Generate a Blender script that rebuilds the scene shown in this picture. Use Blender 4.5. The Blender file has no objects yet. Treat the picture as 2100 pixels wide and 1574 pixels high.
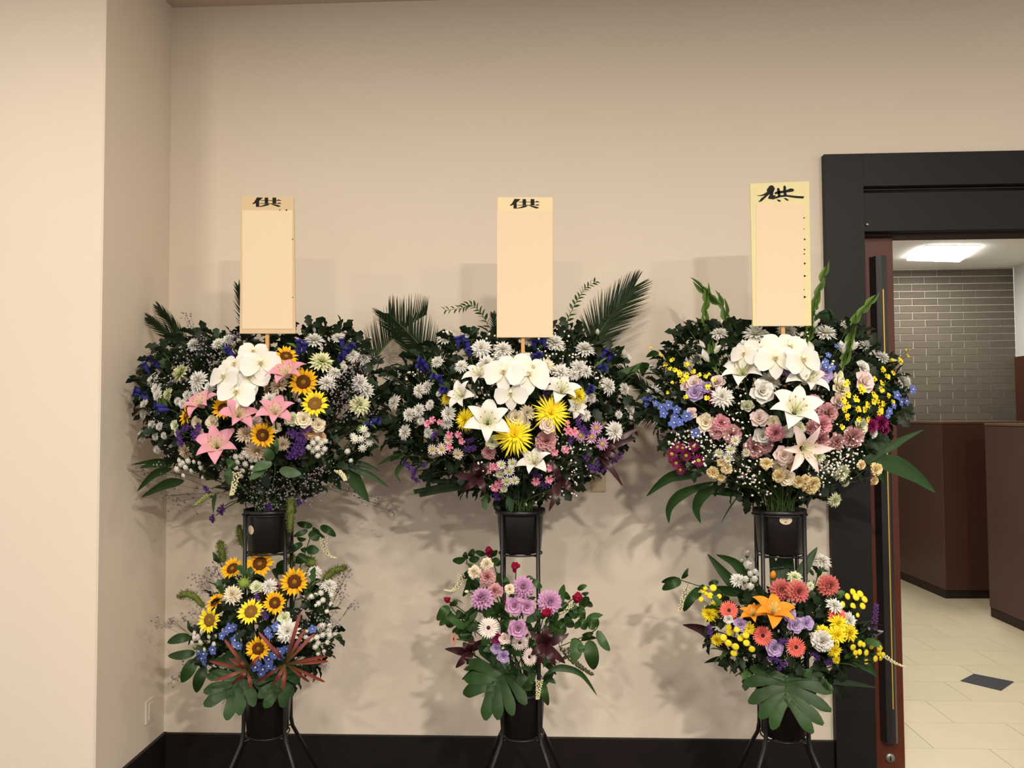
import bpy, math, random
from mathutils import Vector, Matrix, Quaternion
PI = math.pi
S = bpy.context.scene
C = S.collection
RND = random.Random(11)

# ------------------------------------------------------------------ camera
IMG_W, IMG_H, F = 2100.0, 1574.0, 1640.0
CAM = Vector((0.0, -3.2, 1.40))
yaw, pitch, roll = math.radians(2.5), math.radians(2.26), 0.0056
fwd = Vector((-math.sin(yaw) * math.cos(pitch), math.cos(yaw) * math.cos(pitch), math.sin(pitch)))
r0 = fwd.cross(Vector((0, 0, 1))).normalized()
u0 = r0.cross(fwd).normalized()
RT = r0 * math.cos(roll) - u0 * math.sin(roll)
UP = r0 * math.sin(roll) + u0 * math.cos(roll)
cd = bpy.data.cameras.new('camera')
cd.sensor_width = 36.0
cd.lens = F / IMG_W * 36.0
cd.clip_start = 0.05
camo = bpy.data.objects.new('camera', cd)
C.objects.link(camo)
mw = Matrix((RT, UP, -fwd)).transposed().to_4x4()
mw.translation = CAM
camo.matrix_world = mw
S.camera = camo

# ------------------------------------------------------------------ world, lamps, exposure
S.view_settings.view_transform = 'Standard'
S.view_settings.look = 'None'
S.view_settings.gamma = 1.0
S.view_settings.use_curve_mapping = False
S.view_settings.exposure = 0.26
S.cycles.adaptive_threshold = 0.025
S.cycles.max_bounces = 5
S.cycles.diffuse_bounces = 3
S.cycles.glossy_bounces = 2
S.cycles.transmission_bounces = 2
w = bpy.data.worlds.new('world')
S.world = w
w.use_nodes = True
w.node_tree.nodes['Background'].inputs[0].default_value = (1.0, 0.97, 0.93, 1)
w.node_tree.nodes['Background'].inputs[1].default_value = 0.70

CEIL = 3.103
def downlight(loc, watt, rad=0.11, col=(1.0, 0.90, 0.78)):
    d = bpy.data.lights.new('ceiling_downlight', 'AREA')
    d.shape = 'DISK'
    d.size = rad * 2
    d.energy = watt
    d.color = col
    o = bpy.data.objects.new('ceiling_downlight', d)
    o.location = loc
    C.objects.link(o)
    return o
DOWN = [((0.22, -2.45, CEIL - 0.02), 32), ((1.25, -4.6, CEIL - 0.02), 150), ((2.3, -4.2, CEIL - 0.02), 55), ((-0.9, -4.8, CEIL - 0.02), 62), ((-1.85, -1.75, CEIL - 0.02), 13),
        ((-0.75, -1.5, CEIL - 0.02), 5), ((1.9, -2.2, CEIL - 0.02), 18), ((-2.4, -3.2, CEIL - 0.02), 20)]
for l, wt in DOWN:
    downlight(l, wt)

# ------------------------------------------------------------------ pixel <-> world helpers (pixels of the 2100x1574 frame)
def ray(px, py):
    return (fwd + RT * ((px - IMG_W / 2) / F) + UP * ((IMG_H / 2 - py) / F))
def P(px, py, Y):
    """the world point that a pixel shows at the distance of the plane y = Y"""
    d = ray(px, py)
    return CAM + d * ((Y - CAM.y) / d.y)
def G(px, py, z=0.0):
    d = ray(px, py)
    return CAM + d * ((z - CAM.z) / d.z)
def depth(p):
    return (p - CAM).dot(fwd)
def px2m(n, p):
    return n * depth(p) / F

# ------------------------------------------------------------------ materials
def lin(h):
    h = h.lstrip('#')
    v = [int(h[i:i + 2], 16) / 255 for i in (0, 2, 4)]
    return tuple((c / 12.92 if c <= 0.04045 else ((c + 0.055) / 1.055) ** 2.4) for c in v) + (1,)
MATS = {}
def mat(name, col, rough=0.6, spec=0.3, metal=0.0, noise=0.0, nscale=30.0, bump=0.0, bscale=200.0, col2=None, vary=0.0, emit=None, trans=0.0):
    """procedural material: base colour, optional second colour along the petal (uv.x), noise, per-object variation, bump"""
    if name in MATS:
        return MATS[name]
    m = bpy.data.materials.new(name)
    m.use_nodes = True
    nt = m.node_tree
    b = nt.nodes['Principled BSDF']
    c = lin(col) if isinstance(col, str) else col
    b.inputs['Base Color'].default_value = c
    b.inputs['Roughness'].default_value = rough
    b.inputs['Specular IOR Level'].default_value = spec
    b.inputs['Metallic'].default_value = metal
    src = None
    if col2 is not None:
        uv = nt.nodes.new('ShaderNodeUVMap')
        sx = nt.nodes.new('ShaderNodeSeparateXYZ')
        rp = nt.nodes.new('ShaderNodeValToRGB')
        nt.links.new(uv.outputs[0], sx.inputs[0])
        nt.links.new(sx.outputs[0], rp.inputs[0])
        rp.color_ramp.elements[0].color = lin(col2)
        rp.color_ramp.elements[1].color = c
        rp.color_ramp.elements[0].position = 0.08
        rp.color_ramp.elements[1].position = 0.55
        src = rp.outputs[0]
    def mixin(val, amt):
        nonlocal src
        hv = nt.nodes.new('ShaderNodeHueSaturation')
        mr = nt.nodes.new('ShaderNodeMapRange')
        mr.inputs['To Min'].default_value = 1 - amt
        mr.inputs['To Max'].default_value = 1 + amt
        nt.links.new(val, mr.inputs['Value'])
        nt.links.new(mr.outputs[0], hv.inputs['Value'])
        if src is None:
            hv.inputs['Color'].default_value = c
        else:
            nt.links.new(src, hv.inputs['Color'])
        src = hv.outputs[0]
    if vary:
        oi = nt.nodes.new('ShaderNodeObjectInfo')
        mixin(oi.outputs['Random'], vary)
    if noise:
        tc = nt.nodes.new('ShaderNodeTexCoord')
        nz = nt.nodes.new('ShaderNodeTexNoise')
        nz.inputs['Scale'].default_value = nscale
        nt.links.new(tc.outputs['Object'], nz.inputs['Vector'])
        mixin(nz.outputs[0], noise)
    if src is not None:
        nt.links.new(src, b.inputs['Base Color'])
    if bump:
        tc = nt.nodes.new('ShaderNodeTexCoord')
        nz = nt.nodes.new('ShaderNodeTexNoise')
        nz.inputs['Scale'].default_value = bscale
        bp = nt.nodes.new('ShaderNodeBump')
        bp.inputs['Strength'].default_value = bump
        bp.inputs['Distance'].default_value = 0.002
        nt.links.new(tc.outputs['Object'], nz.inputs['Vector'])
        nt.links.new(nz.outputs[0], bp.inputs['Height'])
        nt.links.new(bp.outputs[0], b.inputs['Normal'])
    if trans:
        tr = nt.nodes.new('ShaderNodeBsdfTranslucent')
        mx = nt.nodes.new('ShaderNodeMixShader')
        mx.inputs[0].default_value = trans
        if src is not None:
            nt.links.new(src, tr.inputs[0])
        else:
            tr.inputs[0].default_value = c
        nt.links.new(b.outputs[0], mx.inputs[1])
        nt.links.new(tr.outputs[0], mx.inputs[2])
        nt.links.new(mx.outputs[0], nt.nodes['Material Output'].inputs[0])
    if emit:
        b.inputs['Emission Color'].default_value = emit[0]
        b.inputs['Emission Strength'].default_value = emit[1]
    MATS[name] = m
    return m

# ------------------------------------------------------------------ mesh helpers
class MB:
    """collects faces; build() makes ONE mesh object"""
    def __init__(s):
        s.v, s.f, s.uv = [], [], []
    def quadgrid(s, pts, nu, nv):
        o = len(s.v)
        for p, t, q in pts:
            s.v.append(tuple(p)); s.uv.append((t, q))
        for i in range(nu):
            for j in range(nv):
                a = o + i * (nv + 1) + j
                s.f.append((a, a + 1, a + nv + 2, a + nv + 1))
        return s
    def add(s, verts, faces, uv=None):
        o = len(s.v)
        s.v += [tuple(p) for p in verts]
        s.uv += uv or [(0.5, 0.5)] * len(verts)
        s.f += [tuple(o + i for i in f) for f in faces]
        return s
    def box(s, a, b):
        (x0, y0, z0), (x1, y1, z1) = a, b
        v = [(x0, y0, z0), (x1, y0, z0), (x1, y1, z0), (x0, y1, z0), (x0, y0, z1), (x1, y0, z1), (x1, y1, z1), (x0, y1, z1)]
        return s.add(v, [(0, 3, 2, 1), (4, 5, 6, 7), (0, 1, 5, 4), (1, 2, 6, 5), (2, 3, 7, 6), (3, 0, 4, 7)])
    def prism(s, quad, n):
        """four corner points pushed back by vector n"""
        n = Vector(n)
        v = [Vector(p) for p in quad] + [Vector(p) + n for p in quad]
        return s.add(v, [(0, 1, 2, 3), (7, 6, 5, 4), (0, 4, 5, 1), (1, 5, 6, 2), (2, 6, 7, 3), (3, 7, 4, 0)])
    def poly(s, pts, n):
        """flat outline with thickness n"""
        n = Vector(n); k = len(pts)
        v = [Vector(p) for p in pts] + [Vector(p) + n for p in pts]
        return s.add(v, [tuple(range(k)), tuple(range(2 * k - 1, k - 1, -1))] + [(i, (i + 1) % k, k + (i + 1) % k, k + i) for i in range(k)])
    def tube(s, pts, rad, sides=5, cap=True):
        pts = [Vector(p) for p in pts]
        o = len(s.v); n = len(pts)
        ref = Vector((0.31, 0.77, 0.55))
        for i, p in enumerate(pts):
            t = (pts[min(i + 1, n - 1)] - pts[max(i - 1, 0)])
            t = t.normalized() if t.length > 1e-9 else Vector((0, 0, 1))
            a = t.cross(ref)
            a = a.normalized() if a.length > 1e-6 else t.cross(Vector((1, 0, 0))).normalized()
            b = t.cross(a)
            r = rad[i] if isinstance(rad, (list, tuple)) else rad
            for k in range(sides):
                th = 2 * PI * k / sides
                s.v.append(tuple(p + a * (r * math.cos(th)) + b * (r * math.sin(th)))); s.uv.append((i / (n - 1), k / sides))
        for i in range(n - 1):
            for k in range(sides):
                k2 = (k + 1) % sides
                s.f.append((o + i * sides + k, o + i * sides + k2, o + (i + 1) * sides + k2, o + (i + 1) * sides + k))
        if cap:
            s.f.append(tuple(o + k for k in range(sides - 1, -1, -1)))
            s.f.append(tuple(o + (n - 1) * sides + k for k in range(sides)))
        return s
    def lathe(s, prof, seg=24, c=(0, 0, 0)):
        o = len(s.v); n = len(prof)
        for i, (r, z) in enumerate(prof):
            for k in range(seg):
                th = 2 * PI * k / seg
                s.v.append((c[0] + r * math.cos(th), c[1] + r * math.sin(th), c[2] + z)); s.uv.append((i / (n - 1), k / seg))
        for i in range(n - 1):
            for k in range(seg):
                k2 = (k + 1) % seg
                s.f.append((o + i * seg + k, o + i * seg + k2, o + (i + 1) * seg + k2, o + (i + 1) * seg + k))
        return s
    def blob(s, c, r, seg=6, rings=4, sq=(1, 1, 1), jit=0.0, rnd=None):
        o = len(s.v)
        for i in range(rings + 1):
            ph = PI * i / rings
            for k in range(seg):
                th = 2 * PI * (k + 0.5 * (i % 2)) / seg
                j = 1 + (rnd.uniform(-jit, jit) if jit else 0)
                s.v.append((c[0] + r * sq[0] * j * math.sin(ph) * math.cos(th), c[1] + r * sq[1] * j * math.sin(ph) * math.sin(th), c[2] + r * sq[2] * j * math.cos(ph)))
                s.uv.append((i / rings, k / seg))
        for i in range(rings):
            for k in range(seg):
                k2 = (k + 1) % seg
                s.f.append((o + i * seg + k, o + (i + 1) * seg + k, o + (i + 1) * seg + k2, o + i * seg + k2))
        return s
    def mesh(s, name, m, smooth=True):
        me = bpy.data.meshes.new(name)
        me.from_pydata(s.v, [], s.f)
        ul = me.uv_layers.new(name='UVMap')
        li = [0] * len(me.loops)
        me.loops.foreach_get('vertex_index', li)
        flat = []
        for i in li:
            flat += s.uv[i]
        ul.data.foreach_set('uv', flat)
        if smooth:
            me.polygons.foreach_set('use_smooth', [True] * len(me.polygons))
        me.materials.append(m)
        return me
    def build(s, name, m, parent=None, smooth=False):
        return link(name, s.mesh(name, m, smooth), parent)

def link(name, me, parent=None, mx=None):
    o = bpy.data.objects.new(name, me)
    C.objects.link(o)
    if parent is not None:
        o.parent = parent
    if mx is not None:
        o.matrix_local = mx
    return o
def empty(name, loc=(0, 0, 0), mx=None):
    o = bpy.data.objects.new(name, None)
    o.empty_display_size = 0.02
    C.objects.link(o)
    if mx is not None:
        o.matrix_world = mx
    else:
        o.location = loc
    return o
def tag(o, label=None, cat=None, group=None, kind=None):
    if label: o['label'] = label
    if cat: o['category'] = cat
    if group: o['group'] = group
    if kind: o['kind'] = kind
    return o
def bevel(o, wd, seg=1):
    m = o.modifiers.new('bevel', 'BEVEL')
    m.width = wd; m.segments = seg; m.limit_method = 'ANGLE'
    return o
def bez(p0, p1, p2, p3, n):
    out = []
    for i in range(n + 1):
        t = i / n; u = 1 - t
        out.append(p0 * u ** 3 + p1 * (3 * u * u * t) + p2 * (3 * u * t * t) + p3 * t ** 3)
    return out

# ------------------------------------------------------------------ the room
M_wall = mat('wall_paper', '#e0d4c2', 0.85, 0.15, noise=0.02, nscale=3.0, bump=0.25, bscale=260)
M_wallcool = mat('column_paper', '#e0d4c2', 0.85, 0.15, noise=0.02, nscale=3.0, bump=0.25, bscale=260)
M_ceil = mat('ceiling_board', '#cfc2b2', 0.9, 0.1, noise=0.12, nscale=60, bump=0.5, bscale=120)
M_base = mat('dark_skirting', '#1b1512', 0.5, 0.3, noise=0.1, nscale=12)
M_carpet = mat('brown_carpet', '#4a3226', 0.95, 0.1, noise=0.25, nscale=120, bump=0.6, bscale=500)
M_frame = mat('black_door_frame', '#191817', 0.5, 0.25, noise=0.08, nscale=8)
M_redwood = mat('red_brown_wood', '#552717', 0.4, 0.4, noise=0.18, nscale=9)

XC = P(345, 700, 0.0).x              # the corner between wall and column
XF = P(208, 700, -0.51).x            # front edge of the column
XJ0, XJ1 = P(1702, 900, -0.03).x, P(1783, 900, -0.03).x     # left door jamb
XR = XJ0 + 2.15                      # outer right edge of the door surround
ZH = P(1900, 312, -0.03).z           # top of the surround
ZH0 = P(1900, 379, -0.03).z          # underside of its head board
wb = MB()
wb.box((XC - 0.3, 0, 0), (XJ0 + 0.05, 0.04, CEIL)).box((XJ0 + 0.05, 0, ZH0), (XR - 0.05, 0.04, CEIL)).box((XR - 0.05, 0, 0), (XR + 1.5, 0.04, CEIL))
tag(wb.build('wall_back', M_wall), 'plain beige papered wall behind the three flower stands', 'wall', kind='structure')
wl = MB().add([(XF - 2.2, -0.51, 0), (XF, -0.51, 0), (XF, -0.51, CEIL), (XF - 2.2, -0.51, CEIL), (XC, 0.02, 0), (XC, 0.02, CEIL), (XF - 2.2, 0.02, 0), (XF - 2.2, 0.02, CEIL)],
              [(0, 1, 2, 3), (1, 4, 5, 2), (6, 0, 3, 7)])
tag(wl.build('wall_left', M_wallcool), 'projecting beige wall pier at the left edge', 'wall', kind='structure')
tag(MB().box((XF - 2.2, -6.5, CEIL), (XR + 1.5, 0.04, CEIL + 0.05)).build('ceiling', M_ceil), 'speckled ceiling board above the beige wall', 'ceiling', kind='structure')
tag(MB().box((XF - 2.2, -6.5, -0.05), (XR + 1.5, -0.16, 0)).box((XF - 2.2, -0.16, -0.05), (XJ1 - 0.02, 0.0, 0)).build('floor', M_carpet), 'dark brown carpet under the flower stands', 'floor', kind='structure')
ZB = P(1000, 1510, -0.012).z
tag(bevel(MB().box((XC, -0.014, 0), (XJ0, 0, ZB)).build('baseboard_back', M_base), 0.003), 'dark brown skirting board along the back wall', 'baseboard', kind='structure')
bl = MB().prism([(XF, -0.51, 0), (XC, 0, 0), (XC, 0, ZB), (XF, -0.51, ZB)], (0.014, 0, 0)).prism([(XF - 2.2, -0.51, 0), (XF + 0.014, -0.51, 0), (XF + 0.014, -0.51, ZB), (XF - 2.2, -0.51, ZB)], (0, -0.014, 0))
tag(bl.build('baseboard_left', M_base), 'dark brown skirting board round the wall pier', 'baseboard', kind='structure')
tag(MB().box((XF, -0.516, ZB), (XF + 0.004, -0.506, CEIL)).build('trim_2', M_wallcool), 'thin corner bead on the edge of the wall pier', 'trim', kind='structure')

# door surround
fr = empty('trim_1', (XJ0, 0, 0))
tag(fr, 'black wooden door surround with wide head board', 'door frame', kind='structure')
def child_box(name, a, b, m, par, bv=0.004):
    lx = par.location
    o = MB().box(tuple(a[i] - lx[i] for i in range(3)), tuple(b[i] - lx[i] for i in range(3))).build(name, m, par)
    if bv: bevel(o, bv)
    return o
child_box('jamb', (XJ0, -0.03, 0), (XJ1, 0.05, ZH), M_frame, fr, 0.0006)
child_box('jamb', (XR - (XJ1 - XJ0), -0.03, 0), (XR, 0.05, ZH), M_frame, fr, 0.008)
child_box('head_board', (XJ1, -0.03, ZH0), (XR - (XJ1 - XJ0), 0.05, ZH), M_frame, fr, 0)
z1, z2 = P(1900, 393, 0.0).z, P(1900, 474, 0.0).z
child_box('head_ledge', (XJ1 - 0.012, -0.018, z1 + 0.004), (XR - 0.15, 0.03, ZH0 - 0.008), M_frame, fr, 0.002)
child_box('transom_panel', (XJ1, -0.006, z2), (XR - 0.15, 0.03, z1), M_frame, fr, 0.003)
child_box('door_track', (XJ1, 0.03, z2 - 0.01), (XR - 0.15, 0.12, z2 + 0.06), mat('track_wood', '#2a1410', 0.5), fr, 0.002)
sc = P(1778, 460, -0.008)
o = MB().lathe([(0.0, -0.004), (0.006, -0.004), (0.006, 0.004), (0.0, 0.004)], 10).mesh('screw', mat('steel', '#b9b4aa', 0.3, 0.5, 0.9))
link('screw', o, fr, Matrix.Translation(sc - fr.location) @ Matrix.Rotation(PI / 2, 4, 'X'))

# sliding door leaf behind the wall
XD = P(1843, 1000, 0.058).x
dr = empty('door_1', (XD - 0.9, 0.058, 0))
tag(dr, 'red-brown wooden sliding door, half open, with a long black pull', 'door', kind='structure')
child_box('door_leaf', (XD - 0.9, 0.058, 0.005), (XD, 0.098, z2 + 0.02), M_redwood, dr, 0.003)
hx0, hx1 = P(1805, 900, 0.02).x, P(1829, 900, 0.02).x
hz0, hz1 = P(1835, 1524, 0.02).z, P(1812, 524, 0.02).z
hb = MB()
prof = [(hx0 - 0.012, 0.058), (hx0, 0.022), (hx0 + 0.4 * (hx1 - hx0), 0.012), (hx0 + 0.7 * (hx1 - hx0), 0.014), (hx1, 0.03), (hx1, 0.058)]
hb.poly([Vector((x - dr.location.x, y - dr.location.y, hz0)) for x, y in prof], (0, 0, hz1 - hz0))
hobj = hb.build('door_pull', mat('black_pull', '#2d2c2a', 0.32, 0.5), dr)
hobj['label'] = 'long black door pull'
gx = P(1818, 900, 0.012).x
gz0, gz1 = P(1830, 1453, 0.012).z, P(1812, 593, 0.012).z
go = MB().box((gx - 0.0022 - dr.location.x, 0.009 - dr.location.y, gz0), (gx + 0.0022 - dr.location.x, 0.016 - dr.location.y, gz1)).build('brass_inlay', mat('brass', '#d9b050', 0.3, 0.5, 0.4), hobj)
go['label'] = 'thin brass line down the pull'
lk = P(1825, 1553, 0.056)
me = MB().lathe([(0.0, -0.006), (0.016, -0.006), (0.018, -0.003), (0.018, 0.004)], 20).mesh('lock_cylinder', mat('dull_steel', '#8d8a84', 0.4, 0.5, 0.7))
lo = link('lock_cylinder', me, dr, Matrix.Translation(lk - dr.location) @ Matrix.Rotation(-PI / 2, 4, 'X'))
lo['label'] = 'round steel door lock'
me = MB().box((-0.002, -0.008, -0.009), (0.002, 0.0, 0.009)).mesh('keyhole', M_frame)
link('keyhole', me, lo, Matrix.Rotation(PI / 2, 4, 'X') @ Matrix.Translation((0, 0.0, 0)))

# wall plates
M_plate = mat('plate_plastic', '#c9b794', 0.5, 0.4)
M_platew = mat('plate_white', '#d8cfbe', 0.5, 0.4)
q = [P(1212, 1008, -0.008), P(1243, 1008, -0.008), P(1243, 972, -0.008), P(1212, 972, -0.008)]
sp = empty('wall_switch', q[0]); tag(sp, 'beige wall switch plate right of the middle bouquet', 'wall switch')
bevel(MB().prism([p - q[0] for p in q], (0, 0.0075, 0)).build('plate', M_plate, sp), 0.002)
q2 = [P(1224, 986, -0.011), P(1234, 986, -0.011), P(1234, 976, -0.011), P(1224, 976, -0.011)]
bevel(MB().prism([p - q[0] for p in q2], (0, 0.004, 0)).build('rocker', M_plate, sp), 0.0008)
# socket on the side of the pier
def pside(px, py):
    d = ray(px, py); n = Vector((0.51, -(XC - XF), 0)).normalized()
    return CAM + d * ((Vector((XF, -0.51, 0)) - CAM).dot(n) / d.dot(n))
n = Vector((0.51, -(XC - XF), 0)).normalized()
a, b = pside(296, 1487), pside(313, 1426)
yA, yB = a.y, b.y
def sidept(y, z): return Vector((XF + (y + 0.51) / 0.51 * (XC - XF), y, z)) + n * 0.007
so = empty('wall_socket', sidept(yA, a.z)); tag(so, 'beige wall socket low on the wall pier', 'wall socket')
q = [sidept(yA, a.z), sidept(yB, a.z), sidept(yB, b.z), sidept(yA, b.z)]
bevel(MB().prism([p - so.location for p in q], -n * 0.0065).build('plate', M_platew, so), 0.002)
zc = (a.z + b.z) / 2; ym, yd = (yA + yB) / 2, (yB - yA)
q = [sidept(ym - yd * .22, zc - .03) + n * .003, sidept(ym + yd * .22, zc - .03) + n * .003, sidept(ym + yd * .22, zc + .03) + n * .003, sidept(ym - yd * .22, zc + .03) + n * .003]
bevel(MB().prism([p - so.location for p in q], -n * 0.004).build('outlet_insert', M_platew, so), 0.001)

# ------------------------------------------------------------------ the hall behind the door
CB = 2.735
YB = 4.3
XBR = P(2083, 700, YB).x            # right end of the brick wall
XBL = XBR - 3.1
tag(MB().box((XJ0 - 1.2, 0.04, CB), (XBR + 0.05, YB + 0.1, CB + 0.05)).build('ceiling', mat('white_ceiling', '#f2eee4', 0.9, 0.1)), 'pale ceiling of the hall behind the door', 'ceiling', kind='structure')
fl = empty('floor', (0, 0, 0)); tag(fl, 'cream tiled floor of the hall behind the door', 'floor', kind='structure')
MB().box((XJ1 - 0.02, -0.16, -0.05), (XBR + 0.05, YB, -0.004)).build('grout_bed', mat('grout', '#7d7058', 0.9), fl)
M_tile = mat('cream_tile', '#cbc1a4', 0.35, 0.4, noise=0.06, nscale=6, vary=0.025)
tl, tw = 0.45, 0.283
tme = MB().box((0.0012, 0.0012, -0.004), (tl - 0.0012, tw - 0.0012, 0.0)).mesh('tile', M_tile, False)
jx = G(1897, 1436); ty0 = jx.y
r_ = -14
for r in range(-14, 4):
    y = ty0 - (r + 1) * tw if False else ty0 + (-r - 1) * tw
    off = 0.0 if r % 2 == 0 else tl / 2
    for k in range(-3, 6):
        x = jx.x + off + k * tl
        if x < XJ1 - 0.2 or x > XBR - tl + 0.02 or y < -0.45 or y > YB - tw: continue
        if y < 0.1 and x < XJ1: continue
        if y < -0.16: continue
        t = link('tile', tme, fl); t.location = (x, y, 0)
q = [G(1970, 1396), G(2053, 1416), G(2079, 1398), G(1997, 1382)]
fp = MB().prism([p + Vector((0, 0, 0.0035)) for p in q], (0, 0, -0.003)).build('floor_plate', mat('slate_plate', '#2c2d33', 0.45, 0.4, noise=0.1, nscale=40))
tag(fp, 'dark slate floor plate set in the cream tiles', 'floor plate')

# brick wall
wk = empty('wall_brick', (XBR, YB, 0)); tag(wk, 'grey-brown brick wall at the far end of the hall', 'wall', kind='structure')
MB().box((XBL - XBR, 0.008, 0), (0, 0.1, CB)).build('mortar_bed', mat('mortar', '#bfb8a8', 0.9, 0.1), wk)
bh = (P(1950, 581, YB).z - P(1950, 846, YB).z) / 18.0
blen = bh * 3.47
M_brick = mat('brown_brick', '#61594e', 0.75, 0.2, noise=0.12, nscale=25, vary=0.08, bump=0.3, bscale=150)
bme = MB().box((0.004, 0, 0.0045), (blen - 0.004, 0.02, bh - 0.0045)).mesh('brick', M_brick, False)
hme = MB().box((0.004, 0, 0.0045), (blen / 2 - 0.004, 0.02, bh - 0.0045)).mesh('brick', M_brick, False)
ztop = P(1950, 581, YB).z
for r in range(-2, 24):
    z = ztop - (r + 1) * bh
    if z + bh > CB: continue
    k = 0
    x = -blen * (0.5 if r % 2 else 1.0)
    if r % 2:
        t = link('brick', hme, wk); t.location = (-blen / 2, 0, z); x = -blen * 1.5
    while x > -2.55:
        t = link('brick', bme, wk); t.location = (x, 0, z); x -= blen
low = MB()
z = ztop - 25 * bh
r = 24
while z > 0.02:
    x = -blen * (1.5 if r % 2 else 1.0)
    if r % 2: low.box((-blen / 2 + .004, 0, z + .0045), (-.004, .02, z + bh - .0045))
    while x > -2.55:
        low.box((x + .004, 0, z + .0045), (x + blen - .004, .02, z + bh - .0045)); x -= blen
    z -= bh; r += 1
low.build('brick_courses', M_brick, wk)['kind'] = 'stuff'
# right wall of the hall with panelling
XW = XBR
tag(MB().box((XW, 0.1, 0), (XW + 0.1, YB, CB)).build('wall_right', mat('hall_white', '#c9c8bd', 0.85, 0.15)), 'white side wall of the hall behind the door', 'wall', kind='structure')
zw = P(2092, 730, YB - 0.1).z
for i in range(4):
    y1 = YB - 0.005 - i * 0.9
    o = bevel(MB().box((XW - 0.02, y1 - 0.896, 0), (XW, y1, zw)).build('trim_3', mat('panel_wood', '#4a2a1e', 0.45, 0.3, noise=0.12, nscale=6)), 0.003)
    tag(o, ['red-brown wainscot panel against the brick wall', 'second red-brown wainscot panel from the brick wall', 'third red-brown wainscot panel from the brick wall', 'red-brown wainscot panel nearest the door opening'][i], 'wall panel', kind='structure')

# light panel in the hall ceiling
q = [G(1860, 527, CB), G(1967, 530, CB), G(2007, 503, CB), G(1900, 503, CB)]
lc = (q[0] + q[1] + q[2] + q[3]) / 4
lp = empty('ceiling_light', lc); tag(lp, 'bright square light panel in the hall ceiling', 'ceiling light')
MB().prism([p - lc + Vector((0, 0, -0.03)) for p in q], (0, 0, 0.03)).build('diffuser', mat('lit_diffuser', '#ffffff', 0.5, emit=((1.0, 0.98, 0.95, 1), 14.0)), lp)
fq = [(p - lc) * 1.06 for p in q]
fb = MB()
for i in range(4):
    a_, b_ = fq[i], fq[(i + 1) % 4]
    c_, d_ = (q[(i + 1) % 4] - lc), (q[i] - lc)
    fb.prism([a_ + Vector((0, 0, -0.004)), b_ + Vector((0, 0, -0.004)), c_ + Vector((0, 0, -0.004)), d_ + Vector((0, 0, -0.004))], (0, 0, 0.004))
fb.build('light_frame', mat('light_frame', '#bdb9ae', 0.6), lp)
ad = bpy.data.lights.new('hall_light', 'AREA'); ad.shape = 'SQUARE'; ad.size = 0.45; ad.energy = 18; ad.color = (1.0, 0.97, 0.90)
ao = bpy.data.objects.new('hall_light', ad); ao.location = lc + Vector((0, 0, -0.04)); C.objects.link(ao)
for hx, hy in ((2.0, 1.0),):
    ad = bpy.data.lights.new('hall_light', 'AREA'); ad.shape = 'SQUARE'; ad.size = 0.45; ad.energy = 27; ad.color = (1.0, 0.95, 0.86)
    ao = bpy.data.objects.new('hall_light', ad); ao.location = (hx, hy, CB - 0.02); C.objects.link(ao)

# tall cabinets in the hall
M_cab = mat('cabinet_wood', '#422a20', 0.42, 0.35, noise=0.1, nscale=5)
M_cabd = mat('cabinet_plinth', '#24150f', 0.6)
def cabinet(cn, left, w_, d_, h, label, sticker=False):
    """near corner cn, left = direction along the lit face, away to the left"""
    u = left.normalized(); v = Vector((-u.y, u.x, 0))
    if v.x < 0: v = -v
    c = empty('tall_cabinet', cn); tag(c, label, 'cabinet', 'tall cabinets in the hall')
    def bx(name, a0, a1, b0, b1, z0, z1, m, bv=0.003, par=None):
        pts = [u * a + v * b for a, b in ((a0, b0), (a1, b0), (a1, b1), (a0, b1))]
        o = MB().prism([p + Vector((0, 0, z0)) for p in pts], (0, 0, z1 - z0)).build(name, m, par or c)
        bevel(o, bv); return o
    bx('body', 0, w_, 0, d_, 0.065, h - 0.02, M_cab)
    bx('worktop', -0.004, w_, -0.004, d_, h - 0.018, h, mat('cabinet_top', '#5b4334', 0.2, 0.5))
    bx('plinth', 0.02, w_, 0.006, d_, 0.0, 0.064, M_cabd)
    return c
a0, a1 = G(1848, 1188), G(1940, 1228)
hA = P(1930, 864, a1.y).z
cA = cabinet(a1, a0 - a1, 1.12, 0.62, hA, 'tall brown cabinet left in the hall, top edge catching light')
b0, b1 = G(2030, 1263), G(2100, 1295)
u = (b0 - b1).normalized()
cn = b0 - u * 0.62
cB = cabinet(cn, u, 0.62, 0.5, P(2020, 867, b0.y).z, 'tall brown cabinet nearest the right edge of the picture')

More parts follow.
